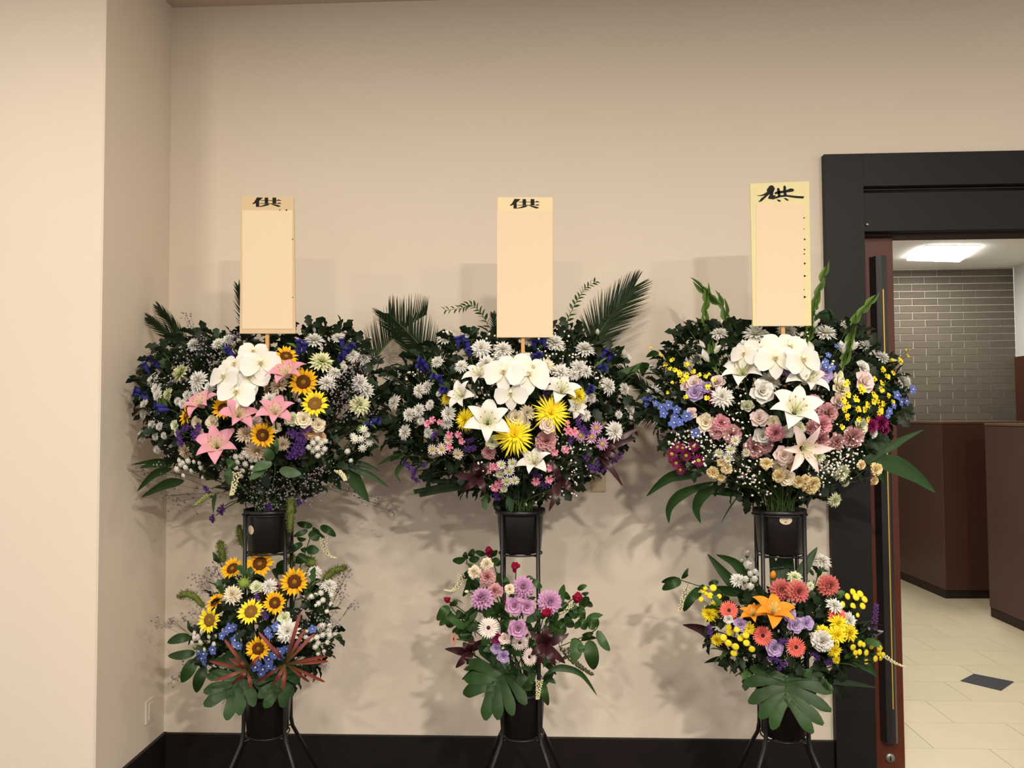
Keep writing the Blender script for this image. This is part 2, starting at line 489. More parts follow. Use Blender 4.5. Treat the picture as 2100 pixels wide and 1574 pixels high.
# ------------------------------------------------------------------ stands, pots, name boards
M_iron = mat('black_iron', '#141414', 0.4, 0.5)
M_pot = mat('black_pot', '#100f0f', 0.38, 0.45, noise=0.05, nscale=20)
M_foam = mat('wet_foam', '#1c2a17', 0.9)
M_stick = mat('sticker_paper', '#cdbfa4', 0.6)
M_mark = mat('sticker_mark', '#8c8069', 0.6)
BQ = {
 'UL': dict(c=(540, 850), r=(275, 215), yb=-.26, bul=.32, mouth=(552, 1046), pot=-.39, name="left stand's upper bouquet"),
 'UC': dict(c=(1050, 850), r=(275, 215), yb=-.27, bul=.32, mouth=(1065, 1042), pot=-.41, name="middle stand's upper bouquet"),
 'UR': dict(c=(1600, 850), r=(290, 215), yb=-.30, bul=.33, mouth=(1600, 1040), pot=-.46, name="right stand's upper bouquet"),
 'LL': dict(c=(540, 1290), r=(175, 150), yb=-.31, bul=.27, mouth=(548, 1412), pot=-.39, name="left stand's lower bouquet"),
 'LC': dict(c=(1065, 1290), r=(175, 165), yb=-.33, bul=.27, mouth=(1068, 1412), pot=-.41, name="middle stand's lower bouquet"),
 'LR': dict(c=(1615, 1290), r=(210, 150), yb=-.37, bul=.28, mouth=(1612, 1420), pot=-.46, name="right stand's lower bouquet"),
}
def stand(cx, Y, ang, side, r_leg, bend_px, zoff=0.0):
    up, lo = P(cx, 1042, Y), P(cx, 1410, Y)
    zu, zl = up.z, lo.z
    base = Vector((up.x, Y, 0))
    st = empty('flower_stand', base)
    tag(st, f'black iron two-tier flower stand, the {side} of the three', 'flower stand', 'black iron flower stands')
    zb = P(cx, bend_px, Y).z
    for k in range(4):
        th = ang + k * PI / 2
        d = Vector((math.cos(th), math.sin(th), 0))
        pts = [d * r_leg + Vector((0, 0, zu - 0.012)), d * r_leg + Vector((0, 0, zb + 0.05)), d * (r_leg * 1.01) + Vector((0, 0, zb + 0.02)), d * (r_leg + 0.008) + Vector((0, 0, zb - 0.012)), d * (r_leg + 0.03) + Vector((0, 0, zb - 0.05)), d * (r_leg + 0.165) + Vector((0, 0, 0.012))]
        leg = MB().tube(pts, 0.0068, 8).build('leg', M_iron, st, True)
        MB().lathe([(0, 0), (0.0095, 0), (0.0095, 0.02), (0.007, 0.024)], 10, pts[-1] - Vector((0, 0, 0.012))).build('rubber_foot', M_pot, leg, True)
    for z, nm, rr in ((zu - 0.018, 'ring', r_leg - .006), (zu - 0.152, 'ring', 0.074), (zl - 0.152, 'ring', 0.074), (zl - 0.02, 'ring', r_leg - .006)):
        pts = [Vector((rr * math.cos(2 * PI * i / 32), rr * math.sin(2 * PI * i / 32), z)) for i in range(33)]
        MB().tube(pts, 0.003, 6, False).build(nm, M_iron, st, True)
    for z in (zu - 0.152, zl - 0.152):
        for k in range(2):
            th = ang + k * PI / 2
            d = Vector((math.cos(th), math.sin(th), 0)) * r_leg
            MB().tube([d + Vector((0, 0, z - .003)), -d + Vector((0, 0, z - .003))], 0.003, 6).build('cross_bar', M_iron, st, True)
    for z, tier in ((zu, 'upper'), (zl, 'lower')):
        pz = z - 0.148
        pt = empty('flower_pot', base + Vector((0, 0, pz)))
        tag(pt, f'black plastic flower pot in the {tier} ring of the {side} stand', 'flower pot', 'black flower pots')
        H = 0.148
        MB().lathe([(0, 0), (0.068, 0), (0.071, 0.004), (0.080, H - 0.022), (0.080, H - 0.02), (0.087, H - 0.016), (0.087, H), (0.083, H), (0.079, H - 0.02), (0.078, H - 0.03)], 40).build('pot_body', M_pot, pt, True)
        MB().lathe([(0.0785, H - 0.03), (0.05, H - 0.012), (0, H - 0.008)], 20).build('floral_foam', M_foam, pt, True)
        if tier == 'upper' and side != 'middle':
            sx, sy, wx, wy = (512, 1087, 13, 19) if side == 'left' else (1611, 1066, 25, 18)
            c = P(sx, sy, Y - 0.075)
            dx = max(-.07, min(.07, c.x - base.x))
            az = math.asin(dx / 0.078)
            hw, hh = px2m(wx / 2, c), px2m(wy / 2, c)
            if side == 'left': hw *= 1.35
            ring = []
            for i in range(20):
                t = 2 * PI * i / 20
                a = az + hw * math.cos(t) / 0.078
                zz = c.z - (base.z + pz) + hh * math.sin(t)
                rr = 0.071 + (zz - 0.004) / (H - 0.026) * 0.009 + 0.0008
                ring.append(Vector((rr * math.sin(a), -rr * math.cos(a), zz)))
            zc_ = c.z - (base.z + pz)
            rc_ = 0.071 + (zc_ - 0.004) / (H - 0.026) * 0.009 + 0.0012
            cpt = Vector((rc_ * math.sin(az), -rc_ * math.cos(az), zc_))
            mid = []
            for i in range(20):
                t = 2 * PI * i / 20; a = az + .5 * hw * math.cos(t) / 0.078; zz = zc_ + .5 * hh * math.sin(t)
                rr = 0.071 + (zz - 0.004) / (H - 0.026) * 0.009 + 0.0011
                mid.append(Vector((rr * math.sin(a), -rr * math.cos(a), zz)))
            sk = MB().add([cpt] + mid + ring, [(0, 1 + i, 1 + (i + 1) % 20) for i in range(20)] + [(1 + i, 21 + i, 21 + (i + 1) % 20, 1 + (i + 1) % 20) for i in range(20)]).build('oval_sticker', M_stick, pt, True)
            sk['label'] = 'small oval paper sticker'
            if side == 'right':
                cc = cpt + Vector((0, .0032, 0))
                for ox, oz, r in ((-.006, .003, .0022), (.002, .003, .003), (-.001, -.005, .005)):
                    pl = [cc + Vector((ox + r * math.cos(2 * PI * i / 8), -0.0042 + 0.0 * i, oz + .45 * r * math.sin(2 * PI * i / 8))) for i in range(8)]
                    MB().poly(pl, (0, 0.0008, 0)).build('printed_mark', M_mark, sk)
    return st
stand(552, -.39, math.radians(-36), 'left', 0.096, 1498)
stand(1067, -.41, math.radians(-45), 'middle', 0.086, 1500)
stand(1598, -.46, math.radians(-51), 'right', 0.094, 1510)

M_board = mat('plain_wood_board', '#cbb38e', 0.6, 0.2, noise=0.05, nscale=18)
M_board2 = mat('pale_wood_board', '#d6cb9a', 0.6, 0.2, noise=0.05, nscale=18)
M_cover = mat('cream_cover', '#dbc7a8', 0.7, 0.15)
M_ink = mat('black_ink', '#0d0b0a', 0.6, 0.2)
M_rod = mat('board_stick', '#c79a63', 0.6, 0.2)
KYO = [  # the character on the left and middle boards, unit box, y down
 [(.16, .0), (.36, .03), (.31, .17), (.215, .42), (.235, .44), (.235, .98), (.125, .98), (.125, .58), (.03, .70), (.0, .66), (.075, .45)],
 [(.43, .02), (.545, .02), (.545, .64), (.43, .64)],
 [(.70, .02), (.825, .02), (.825, .64), (.70, .64)],
 [(.30, .295), (.86, .295), (.90, .21), (1.0, .30), (.98, .34), (.30, .34)],
 [(.27, .62), (.88, .62), (.92, .53), (1.0, .63), (1.0, .66), (.27, .66)],
 [(.46, .69), (.60, .69), (.545, .82), (.40, .93), (.24, .985), (.25, .93), (.38, .82)],
 [(.645, .69), (.73, .69), (.90, .80), (.98, .89), (.93, .98), (.86, .95), (.76, .84)],
]
BRUSH = [  # the brush-written character on the right board, in zoom pixels
 [(245, 175), (272, 140), (300, 138), (320, 168), (310, 195), (255, 232), (195, 288), (163, 297), (190, 262), (228, 232), (180, 240), (148, 232), (180, 233), (215, 220), (245, 200)],
 [(275, 185), (308, 180), (304, 232), (322, 232), (330, 240), (290, 268), (262, 266), (256, 255), (272, 225)],
 [(318, 204), (350, 192), (420, 186), (470, 166), (496, 172), (504, 184), (490, 197), (440, 203), (360, 216), (322, 222)],
 [(340, 168), (355, 160), (366, 175), (374, 240), (352, 244), (344, 205)],
 [(402, 145), (414, 138), (424, 150), (432, 232), (406, 236), (400, 190)],
 [(290, 262), (360, 232), (430, 228), (520, 238), (598, 242), (590, 262), (520, 258), (430, 244), (370, 250), (300, 272)],
 [(338, 270), (358, 274), (378, 282), (372, 292), (352, 290)],
 [(404, 258), (424, 258), (452, 276), (446, 284), (430, 280)],
]
def name_board(side, cor, Y, stick, paper, glyph, gbox, marks, board_m):  # paper: pixel corners of the plain cover that blanks out the writing
    TL, TR, BR_, BL = [P(x, y, Y) for x, y in cor]
    root = empty('name_board', BL); L = BL.copy()
    tag(root, f'upright wooden name board with black writing on the {side} stand', 'name board', 'name boards above the bouquets')
    th = 0.006
    bevel(MB().prism([p - L for p in (BL, BR_, TR, TL)], (0, th, 0)).build('board', board_m, root), 0.0012)
    q = [P(x, y, Y - 0.0012) - L for x, y in paper]
    MB().prism([q[3], q[2], q[1], q[0]], (0, 0.001, 0)).build('writing_cover', M_cover, root)  # added plain cover blanking out the writing, no actual sheet on the board
    s0, s1 = P(stick[0], stick[1] - 60, Y + th + .004), P(stick[0], stick[2], Y + th + .004)
    down = Vector((s1.x, Y + th + .004, s1.z - 0.26))
    hw = 0.006
    MB().box(Vector((s0.x - hw, s0.y - .004, down.z)) - L, Vector((s0.x + hw, s0.y + .004, s0.z)) - L).build('stick', M_rod, root)
    for st in glyph:
        if gbox:
            x0, y0, x1, y1 = gbox
            pts = [(x0 + a * (x1 - x0), y0 + b * (y1 - y0)) for a, b in st]
        else:
            pts = [(1520 + a / 4.628, 350 + b / 4.628) for a, b in st]
        o = MB().poly([P(x, y, Y - .0012) - L for x, y in reversed(pts)], (0, .001, 0)).build('ink_stroke', M_ink, root)
    for x, y, r in marks:
        pts = [(x - r, y - r * .8), (x + r, y), (x - r * .2, y + r), (x - r, y + r)]
        MB().poly([P(a, b, Y - .0014) - L for a, b in reversed(pts)], (0, .0008, 0)).build('ink_speck', M_ink, root)
name_board('left', [(494, 402), (603, 404), (606, 684), (491, 684)], -.52, (549, 684, 740), [(497, 431), (600, 431), (600, 674), (497, 674)], KYO, (517.5, 404.5, 576.5, 424), [(574, 430, 1.4), (588, 430, 2.0), (600.5, 490, 1.3), (600.5, 609, 1.2)], M_board)
name_board('middle', [(1020, 404), (1134, 404), (1134, 692), (1018.5, 692)], -.53, (1072, 692, 740), [(1019.5, 432), (1133, 432), (1133, 691), (1019.5, 691)], KYO, (1045.5, 407.5, 1106.5, 427.5), [], mat('pale_wood_board_2', '#dfcba2', 0.6, 0.2, noise=0.03, nscale=18))
name_board('right', [(1538, 376), (1660, 371), (1664.5, 668), (1544, 669)], -.57, (1604, 668, 700), [(1551, 417), (1648.5, 417), (1648.5, 668), (1551, 668)], BRUSH, None,
           [(1649.5, 446, 1.6), (1649.5, 469, 1.2), (1651, 490, 2), (1650.5, 511, 1.8), (1650, 520, 1.6), (1651, 539.5, 2.1), (1651, 565, 2.3), (1649.5, 593, 1.2), (1651, 608, 2.6)], M_board2)

# ------------------------------------------------------------------ plant building blocks
def prof_ov(t): return math.sin(PI * min(1, t ** 0.85)) ** 0.8 if 0 < t < 1 else 0.02
def prof_strap(t): return (0.35 + 0.65 * min(1, t * 2.2)) * (1 - max(0, (t - .55) / .45) ** 2.2) ** .5 if t < 1 else 0.03
def prof_spat(t): return (0.3 + 0.7 * t) * (max(0, 1 - t ** 5)) ** .5 if t < 1 else 0.08
def prof_round(t): return (max(0, 1 - (2 * t - 1) ** 2)) ** .5 * (0.55 + .55 * t) if 0 < t < 1 else 0.05
def prof_lance(t): return (t / .35) ** .7 if t < .35 else max(0.02, 1 - ((t - .35) / .65) ** 1.6)
def prof_mum(t): return max(0.05, (.12 + .88 * math.sin(PI * min(1, t ** .9)) ** .55) * (1 + .24 * math.sin(6.2 * PI * t - .6)) * .82) if 0.1 < t < .99 else 0.1
def prof_fan(t): return 0.12 + 0.9 * t ** 0.8
def patch(mb, L, W, prof, e0, e1, nu=4, nv=2, cup=0.0, ruf=0.0, rufn=3, rad=0.0, z0=0.0, az=0.0, ph=0.0, mx=None, pw=1.0):
    r, z = rad, z0
    pts = []
    ca, sa = math.cos(az), math.sin(az)
    for i in range(nu + 1):
        t = i / nu
        ang = e0 + (e1 - e0) * t ** pw
        if i:
            am = e0 + (e1 - e0) * (t - .5 / nu) ** pw
            r += math.cos(am) * L / nu; z += math.sin(am) * L / nu
        hw = W / 2 * prof(t)
        for j in range(nv + 1):
            s = -1 + 2 * j / nv
            off = cup * s * s * hw + ruf * math.sin(rufn * PI * s + ph) * t * t * L
            x = r - math.sin(ang) * off; y = s * hw; zz = z + math.cos(ang) * off
            p = Vector((x * ca - y * sa, x * sa + y * ca, zz))
            if mx is not None: p = mx @ p
            pts.append((p, t, (s + 1) / 2))
    mb.quadgrid(pts, nu, nv)
    return mb
D2R = math.radians
def rosette(layers, seed=1, jit=0.12):
    """layers: (n, length, width, elev0, elev1, start radius, z, profile, cup, ruffle)"""
    rn = random.Random(seed); mb = MB()
    for li, (n, L, W, e0, e1, rd, z, pf, cup, ruf) in enumerate(layers):
        for k in range(n):
            az = 2 * PI * (k + .5 * (li % 2) + rn.uniform(-jit, jit)) / n
            patch(mb, L * rn.uniform(1 - jit * .8, 1 + jit * .5), W, pf, D2R(e0 + rn.uniform(-5, 5)), D2R(e1 + rn.uniform(-7, 7)), 3, 2, cup, ruf, 2.5, rd, z, az, rn.uniform(0, 6))
    return mb

# colours: tip, base(throat)
COL = {
 'white': ('#eae8e1', '#e6e3c8'), 'cream': ('#f5ead0', '#ecdcac'), 'greenwhite': ('#e3e6c4', '#b6c979'), 'palegreen': ('#dfe0b4', '#9fb552'), 'beige': ('#e8d8be', '#d8bd96'),
 'yellow': ('#fbe636', '#ecd222'), 'lemon': ('#f9e634', '#ecca20'), 'gold': ('#fac016', '#eaa00a'), 'pink': ('#dd9bab', '#efd2bd'), 'palepink': ('#f3ded8', '#f1e2cc'),
 'dusty': ('#d2a0a1', '#c08b8d'), 'rose': ('#e4a6ae', '#d68b98'), 'mauve': ('#cf9fc4', '#c083b2'), 'lilac': ('#c0a8d2', '#a088bd'), 'purple': ('#65418c', '#523076'),
 'blue': ('#6276c0', '#5060b0'), 'gentian': ('#35337f', '#3f3d8c'), 'magenta': ('#93245f', '#7c1c4e'), 'crimson': ('#a3123a', '#8a0e30'), 'coral': ('#f3796a', '#e86355'),
 'brick': ('#cf726a', '#bb5c56'), 'orange': ('#f39a2c', '#f3ad46'), 'peach': ('#efccA4', '#e7b783'), 'buff': ('#f9e6b2', '#f2d28a'), 'shell': ('#f7e9e2', '#f3dfd4'), 'palecoral': ('#eeb3a2', '#eab894'), 'hotpink': ('#f09bb0', '#e884a0'),
}
WORD = {'greenwhite': 'greenish white', 'palegreen': 'pale green', 'gold': 'golden', 'palepink': 'pale pink', 'dusty': 'dusty pink', 'gentian': 'deep blue', 'brick': 'brick pink', 'buff': 'pale yellow', 'shell': 'pale shell pink', 'hotpink': 'bright pink', 'lemon': 'lemon yellow', 'rose': 'rose pink'}
def pm(c):
    a, b = COL[c]
    return mat('petal_' + c, a, 0.55, 0.2, col2=b, vary=0.05, trans=0.18)
M_leafD = mat('leaf_dark', '#1d2c17', 0.5, 0.3, vary=0.3, noise=0.15, nscale=40, trans=0.1)
M_leafM = mat('leaf_mid', '#38562a', 0.42, 0.4, vary=0.22, noise=0.12, nscale=30, trans=0.12)
M_leafG = mat('leaf_glossy', '#243f1a', 0.45, 0.28, vary=0.2, noise=0.12, nscale=14, trans=0.06)
M_leafB = mat('leaf_bright', '#5f7f35', 0.45, 0.35, vary=0.15, noise=0.1, nscale=30, trans=0.15)
M_palm = mat('leaf_palm', '#1f3019', 0.35, 0.45, vary=0.15)
M_maroon = mat('leaf_maroon', '#3a1f22', 0.35, 0.4, vary=0.2, noise=0.15, nscale=20)
M_redstrap = mat('leaf_redbrown', '#7c3a31', 0.5, 0.3, noise=0.2, nscale=25, col2='#4c4a22')
M_stem = mat('stem_green', '#3d5228', 0.6, 0.3, vary=0.15)
M_twig = mat('twig_brown', '#3f382a', 0.8, 0.1)
M_seed = mat('seed_brown', '#6a3d17', 0.85, 0.1, noise=0.3, nscale=60)
M_seedc = mat('seed_centre', '#8a6a20', 0.8, 0.1)
M_black = mat('disc_dark', '#2a1518', 0.7)
M_pollen = mat('pollen', '#c7a63c', 0.7)
M_daisyc = mat('daisy_eye', '#a9a83a', 0.8, noise=0.2, nscale=200)
M_greenb = mat('green_bobble', '#7f9440', 0.8, noise=0.25, nscale=90)
M_lip = mat('orchid_lip', '#efe6c4', 0.5, 0.3, col2='#b3913f')
M_gyp = mat('gyp_white', '#eeeade', 0.7)
M_limon = mat('sea_lavender', '#8b8188', 0.8, vary=0.15)
M_setaria = mat('foxtail_green', '#66702f', 0.8, noise=0.2, nscale=80)
M_bead = mat('raceme_cream', '#d8d2a8', 0.7)
M_beadg = mat('raceme_green', '#8f9a52', 0.7)

LEAF = {}
def leaf_mesh(kind):
    if kind in LEAF: return LEAF[kind]
    mb = MB()
    if kind == 'mum':
        patch(mb, 1, .66, prof_mum, D2R(14), D2R(-28), 12, 2, .28); me = mb.mesh('leaf', M_leafD)
    elif kind == 'mum2':
        patch(mb, 1, .6, prof_mum, D2R(30), D2R(-10), 12, 2, .3); me = mb.mesh('leaf', M_leafM)
    elif kind == 'lance':
        patch(mb, 1, .36, prof_lance, D2R(20), D2R(-30), 6, 2, .3); me = mb.mesh('leaf', M_leafM)
    elif kind == 'lanceb':
        patch(mb, 1, .3, prof_lance, D2R(20), D2R(-20), 6, 2, .3); me = mb.mesh('leaf', M_leafB)
    else:
        patch(mb, 1, .5, prof_ov, D2R(15), D2R(-25), 6, 2, .22); me = mb.mesh('leaf', M_leafM)
    LEAF[kind] = me
    return me

PROTO = {}
def T(x=0, y=0, z=0, s=1.0, rx=0, rz=0):
    return Matrix.Translation((x, y, z)) @ Matrix.Rotation(rz, 4, 'Z') @ Matrix.Rotation(rx, 4, 'X') @ Matrix.Scale(s, 4)
I4 = Matrix.Identity(4)
def proto(kind, c, var=0):
    """unit-diameter flower facing +Z -> list of (part name, mesh, local matrix, [sub-parts])"""
    key = (kind, c, var)
    if key in PROTO: return PROTO[key]
    out = []
    if kind == 'mum':
        mb = rosette([(16, .46, .17, -4, -16, .05, -.04, prof_spat, .35, 0), (15, .43, .165, 14, 4, .05, -.01, prof_spat, .35, 0), (13, .38, .15, 32, 24, .04, .01, prof_spat, .4, 0), (11, .31, .14, 52, 50, .03, .03, prof_spat, .45, 0), (8, .24, .12, 72, 84, .02, .05, prof_spat, .5, 0)], 3 + var, .22)
        out.append(('petals', mb.mesh('petals', pm(c)), I4, []))
        out.append(('calyx', MB().lathe([(0, -.1), (.05, -.09), (.09, -.03), (.05, 0)], 8).mesh('calyx', M_stem), I4, []))
    elif kind == 'spider':
        mb = rosette([(26, .5, .045, -6, -30, .04, 0, prof_strap, 0, 0), (26, .47, .045, 14, -8, .04, .02, prof_strap, 0, 0), (24, .4, .045, 34, 14, .03, .04, prof_strap, 0, 0), (20, .3, .045, 55, 36, .02, .05, prof_strap, 0, 0), (12, .2, .04, 72, 66, .01, .06, prof_strap, 0, 0)], 5 + var, .25)
        out.append(('petals', mb.mesh('petals', pm(c)), I4, []))
    elif kind == 'sunflower':
        pme = patch(MB(), .29, .125, prof_lance, D2R(8), D2R(-8), 4, 2, .35).mesh('petal', pm(c))
        rn = random.Random(7 + var)
        for k in range(20):
            az = 2 * PI * k / 20 + rn.uniform(-.07, .07)
            lay = k % 2
            out.append(('petal', pme, Matrix.Rotation(az, 4, 'Z') @ Matrix.Translation((.19, 0, .012 * lay)) @ Matrix.Rotation(D2R(rn.uniform(-16, 8) - 12 * lay), 4, 'Y') @ Matrix.Scale(rn.uniform(.9, 1.12), 4), []))
        dm = mat('sunflower_disc_' + c, '#5c3515' if c == 'gold' else '#7c5a2c', 0.9, 0.1, noise=0.3, nscale=70, bump=.6, bscale=150)
        out.append(('seed_disc', MB().lathe([(.24, -.03), (.23, .03), (.17, .055), (.1, .05), (.0, .035)], 20).mesh('seed_disc', dm), I4, [('disc_centre', MB().lathe([(.075, .045), (.055, .062), (0, .066)], 12).mesh('disc_centre', M_seedc), I4)]))
        out.append(('calyx', MB().lathe([(0, -.1), (.07, -.1), (.2, -.03), (.24, .0)], 14).mesh('calyx', M_stem), I4, []))
    elif kind == 'gerbera':
        mb = rosette([(26, .33, .085, 4, -6, .17, 0, prof_spat, .3, 0), (24, .3, .08, 14, 4, .16, .015, prof_spat, .3, 0)], 9 + var, .12)
        out.append(('petals', mb.mesh('petals', pm(c)), I4, []))
        out.append(('inner_florets', rosette([(26, .12, .03, 25, 10, .09, .02, prof_strap, 0, 0), (22, .09, .03, 45, 35, .08, .03, prof_strap, 0, 0)], 4).mesh('inner_florets', pm(c)), I4, []))
        out.append(('disc', MB().lathe([(.1, .01), (.085, .05), (.04, .05), (0, .035)], 16).mesh('disc', M_black), I4, []))
    elif kind in ('daisy', 'button'):
        if kind == 'daisy':
            mb = rosette([(14, .36, .14, 4, -10, .13, 0, prof_spat, .3, 0), (11, .3, .13, 18, 6, .12, .015, prof_spat, .3, 0)], 2 + var, .16)
            out.append(('petals', mb.mesh('petals', pm(c)), I4, []))
            out.append(('eye', MB().lathe([(.15, -.01), (.13, .06), (.07, .085), (0, .09)], 12).mesh('eye', M_daisyc), I4, []))
        else:
            mb = rosette([(10, .22, .2, 6, -30, .27, .0, prof_spat, .2, 0)], 2 + var, .1)
            mb.lathe([(.33, -.02), (.32, .08), (.22, .15), (.1, .13), (0, .1)], 12)
            out.append(('petals', mb.mesh('petals', pm(c)), I4, []))
            out.append(('eye', MB().lathe([(.1, .12), (.06, .15), (0, .155)], 8).mesh('eye', mat('button_eye', '#d6c873', .8)), I4, []))
    elif kind == 'pompon':
        mb = MB().lathe([(.1, -.22), (.36, -.12), (.48, .0), (.47, .1), (.36, .2), (.16, .23), (0, .19)], 14)
        rosette_m = rosette([(16, .2, .1, 20, 60, .33, -.04, prof_spat, .2, 0), (14, .18, .1, 40, 85, .24, .06, prof_spat, .2, 0), (10, .12, .09, 60, 100, .14, .12, prof_spat, .2, 0)], 8)
        o = len(mb.v); mb.v += rosette_m.v; mb.uv += rosette_m.uv; mb.f += [tuple(i + o for i in f) for f in rosette_m.f]
        out.append(('petals', mb.mesh('petals', pm(c)), I4, []))
    elif kind == 'dahlia':
        mb = rosette([(16, .4, .19, -8, -30, .1, -.08, prof_ov, .5, 0), (16, .38, .18, 12, -2, .1, -.03, prof_ov, .55, 0), (15, .33, .17, 30, 20, .08, .02, prof_ov, .6, 0), (13, .27, .15, 48, 44, .06, .06, prof_ov, .6, 0), (10, .2, .12, 64, 72, .04, .1, prof_ov, .7, 0), (6, .13, .1, 80, 95, .02, .12, prof_ov, .7, 0)], 6 + var, .14)
        out.append(('petals', mb.mesh('petals', pm(c)), I4, []))
    elif kind == 'lisianthus':
        rn = random.Random(var + 2); mb = MB()
        for n, L, W, e0, e1, rd, z in ((5, .47, .5, 18, 8, .03, 0), (5, .4, .44, 42, 26, .03, .02), (4, .32, .36, 62, 52, .02, .03), (3, .23, .27, 78, 84, .02, .04)):
            for k in range(n):
                az = 2 * PI * (k + rn.uniform(-.15, .15)) / n + n * .4 + z * 20
                patch(mb, L, W, prof_round, D2R(e0), D2R(e1), 5, 4, .35, .05, 2.3, rd, z, az, rn.uniform(0, 6))
        out.append(('petals', mb.mesh('petals', pm(c)), I4, []))
        out.append(('pistil', MB().blob((0, 0, .13), .055, 7, 4, (1, 1, 1.4)).mesh('pistil', mat('pistil_green', '#9a9a3c', .7)), I4, []))
        out.append(('calyx', MB().lathe([(0, -.14), (.06, -.1), (.1, -.02), (.05, 0)], 8).mesh('calyx', M_stem), I4, []))
    elif kind == 'carnation':
        rn = random.Random(var + 21); mb = MB()
        for n, L, e0, e1, z in ((9, .46, 8, -10, 0), (9, .43, 26, 14, .02), (8, .38, 46, 36, .03), (7, .33, 64, 58, .04), (5, .28, 82, 84, .04)):
            for k in range(n):
                patch(mb, L * rn.uniform(.85, 1.08), .34, prof_fan, D2R(e0 + rn.uniform(-6, 6)), D2R(e1 + rn.uniform(-8, 8)), 3, 6, .1, .13, 4.5, .03, z, 2 * PI * (k + rn.uniform(-.3, .3)) / n, rn.uniform(0, 6))
        out.append(('petals', mb.mesh('petals', pm(c)), I4, []))
        out.append(('calyx', MB().lathe([(.03, -.3), (.09, -.27), (.11, -.05), (.06, .05)], 8).mesh('calyx', M_stem), I4, []))
    elif kind == 'lily':
        rn = random.Random(var + 5)
        narrow = c == 'palepink' and var >= 0
        W = .2 if narrow else .34
        mp = pm(c)
        for k in range(6):
            inner = k % 2
            mb = patch(MB(), .62, W * (1.12 if inner else .9), prof_lance, D2R(64 - 8 * inner), D2R((-16 if narrow else -48) + rn.uniform(-22, 16)), 9, 4, .26, .02, 3, .035, .0, 0, k, None, 1.0 if narrow else 1.7)
            out.append(('petal', mb.mesh('petal', mp), Matrix.Rotation(2 * PI * k / 6 + rn.uniform(-.1, .1), 4, 'Z') @ Matrix.Translation((0, 0, .008 * inner)), []))
        st = MB()
        an = MB()
        for k in range(6):
            az = 2 * PI * (k + .5) / 6
            d = Vector((math.cos(az), math.sin(az), 0))
            tip = d * .15 + Vector((0, 0, .34))
            st.tube([d * .02 + Vector((0, 0, .04)), d * .06 + Vector((0, 0, .2)), tip], .008, 4)
            an.blob(tip, .03, 5, 3, (.6, .6, 1.2))
        st.tube([Vector((0, 0, .02)), Vector((.01, 0, .25)), Vector((.03, 0, .42))], .011, 5)
        out.append(('stamens', st.mesh('stamens', mat('filament_green', '#c3cd8a', .6)), I4, [('anthers', an.mesh('anthers', M_pollen), I4)]))
    elif kind == 'orchid':
        mp = pm(c)
        me = patch(MB(), .5, .56, prof_round, D2R(14), D2R(-16), 6, 6, .1, .01, 2, .0, .02).mesh('petal', mp)
        for az in (D2R(8), D2R(172)):
            out.append(('petal', me, Matrix.Rotation(az, 4, 'Z'), []))
        se = patch(MB(), .48, .34, prof_ov, D2R(4), D2R(-16), 6, 4, .12, 0, 2, .0, .0).mesh('sepal', mp)
        for az in (D2R(90), D2R(218), D2R(322)):
            out.append(('sepal', se, Matrix.Rotation(az, 4, 'Z'), []))
        lb = MB()
        patch(lb, .15, .09, prof_ov, D2R(60), D2R(-30), 4, 2, .4, 0, 2, .01, .03, D2R(270))
        for a in (230, 310):
            patch(lb, .11, .1, prof_ov, D2R(70), D2R(50), 3, 2, .6, 0, 2, .02, .03, D2R(a))
        lb.blob((0, .015, .06), .028, 6, 4, (1, 1, 1.3))
        out.append(('lip', lb.mesh('lip', M_lip), I4, []))
    elif kind == 'floret':       # delphinium floret
        mp = pm(c)
        mb = MB()
        for k in range(5):
            patch(mb, .5, .42, prof_round, D2R(20), D2R(-8), 3, 2, .12, 0, 2, .0, 0, 2 * PI * k / 5)
        out.append(('floret', mb.mesh('floret', mp), I4, [('white_eye', MB().blob((0, 0, .07), .09, 6, 3).mesh('white_eye', M_gyp), I4)]))
    elif kind == 'pink':         # small dianthus star
        mb = rosette([(5, .44, .34, 10, -4, .03, 0, prof_fan, .1, .05), (5, .36, .28, 40, 30, .03, .02, prof_fan, .1, .05)], 4 + var, .1)
        out.append(('floret', mb.mesh('floret', pm(c)), I4, []))
    elif kind == 'oncid':
        mb = MB()
        for a in (-62, -118):
            patch(mb, .42, .46, prof_round, D2R(14), D2R(0), 3, 2, .1, .02, 2, .02, .02, D2R(a))
        for a in (30, 90, 150, 205, 335):
            patch(mb, .3, .14, prof_ov, D2R(12), D2R(-6), 3, 2, .1, .03, 2, .02, 0, D2R(a))
        out.append(('floret', mb.mesh('floret', pm('yellow')), I4, [('crest', MB().blob((0, .02, .05), .07, 6, 3).mesh('crest', mat('oncid_crest', '#7c4a17', .7)), I4)]))
    elif kind == 'celosia':
        rn = random.Random(var + 2); mb = MB()
        for k in range(16):
            a = rn.uniform(0, 2 * PI); r = rn.uniform(0, .25)
            mb.blob((r * math.cos(a), r * math.sin(a), rn.uniform(-.25, .3)), rn.uniform(.14, .22), 6, 4, (1, 1, 1), .25, rn)
        out.append(('crest', mb.mesh('crest', pm(c)), I4, []))
    elif kind == 'bobble':
        rn = random.Random(2); mb = MB().blob((0, 0, 0), .36, 8, 6)
        for k in range(60):
            v = Vector((rn.gauss(0, 1), rn.gauss(0, 1), rn.gauss(0, 1))).normalized()
            mb.tube([v * .3, v * .5], [.035, .01], 3)
        out.append(('head', mb.mesh('head', M_greenb), I4, []))
    elif kind == 'bud':
        mb = MB().lathe([(.0, -.5), (.16, -.42), (.3, -.15), (.26, .2), (.1, .45), (0, .5)], 8)
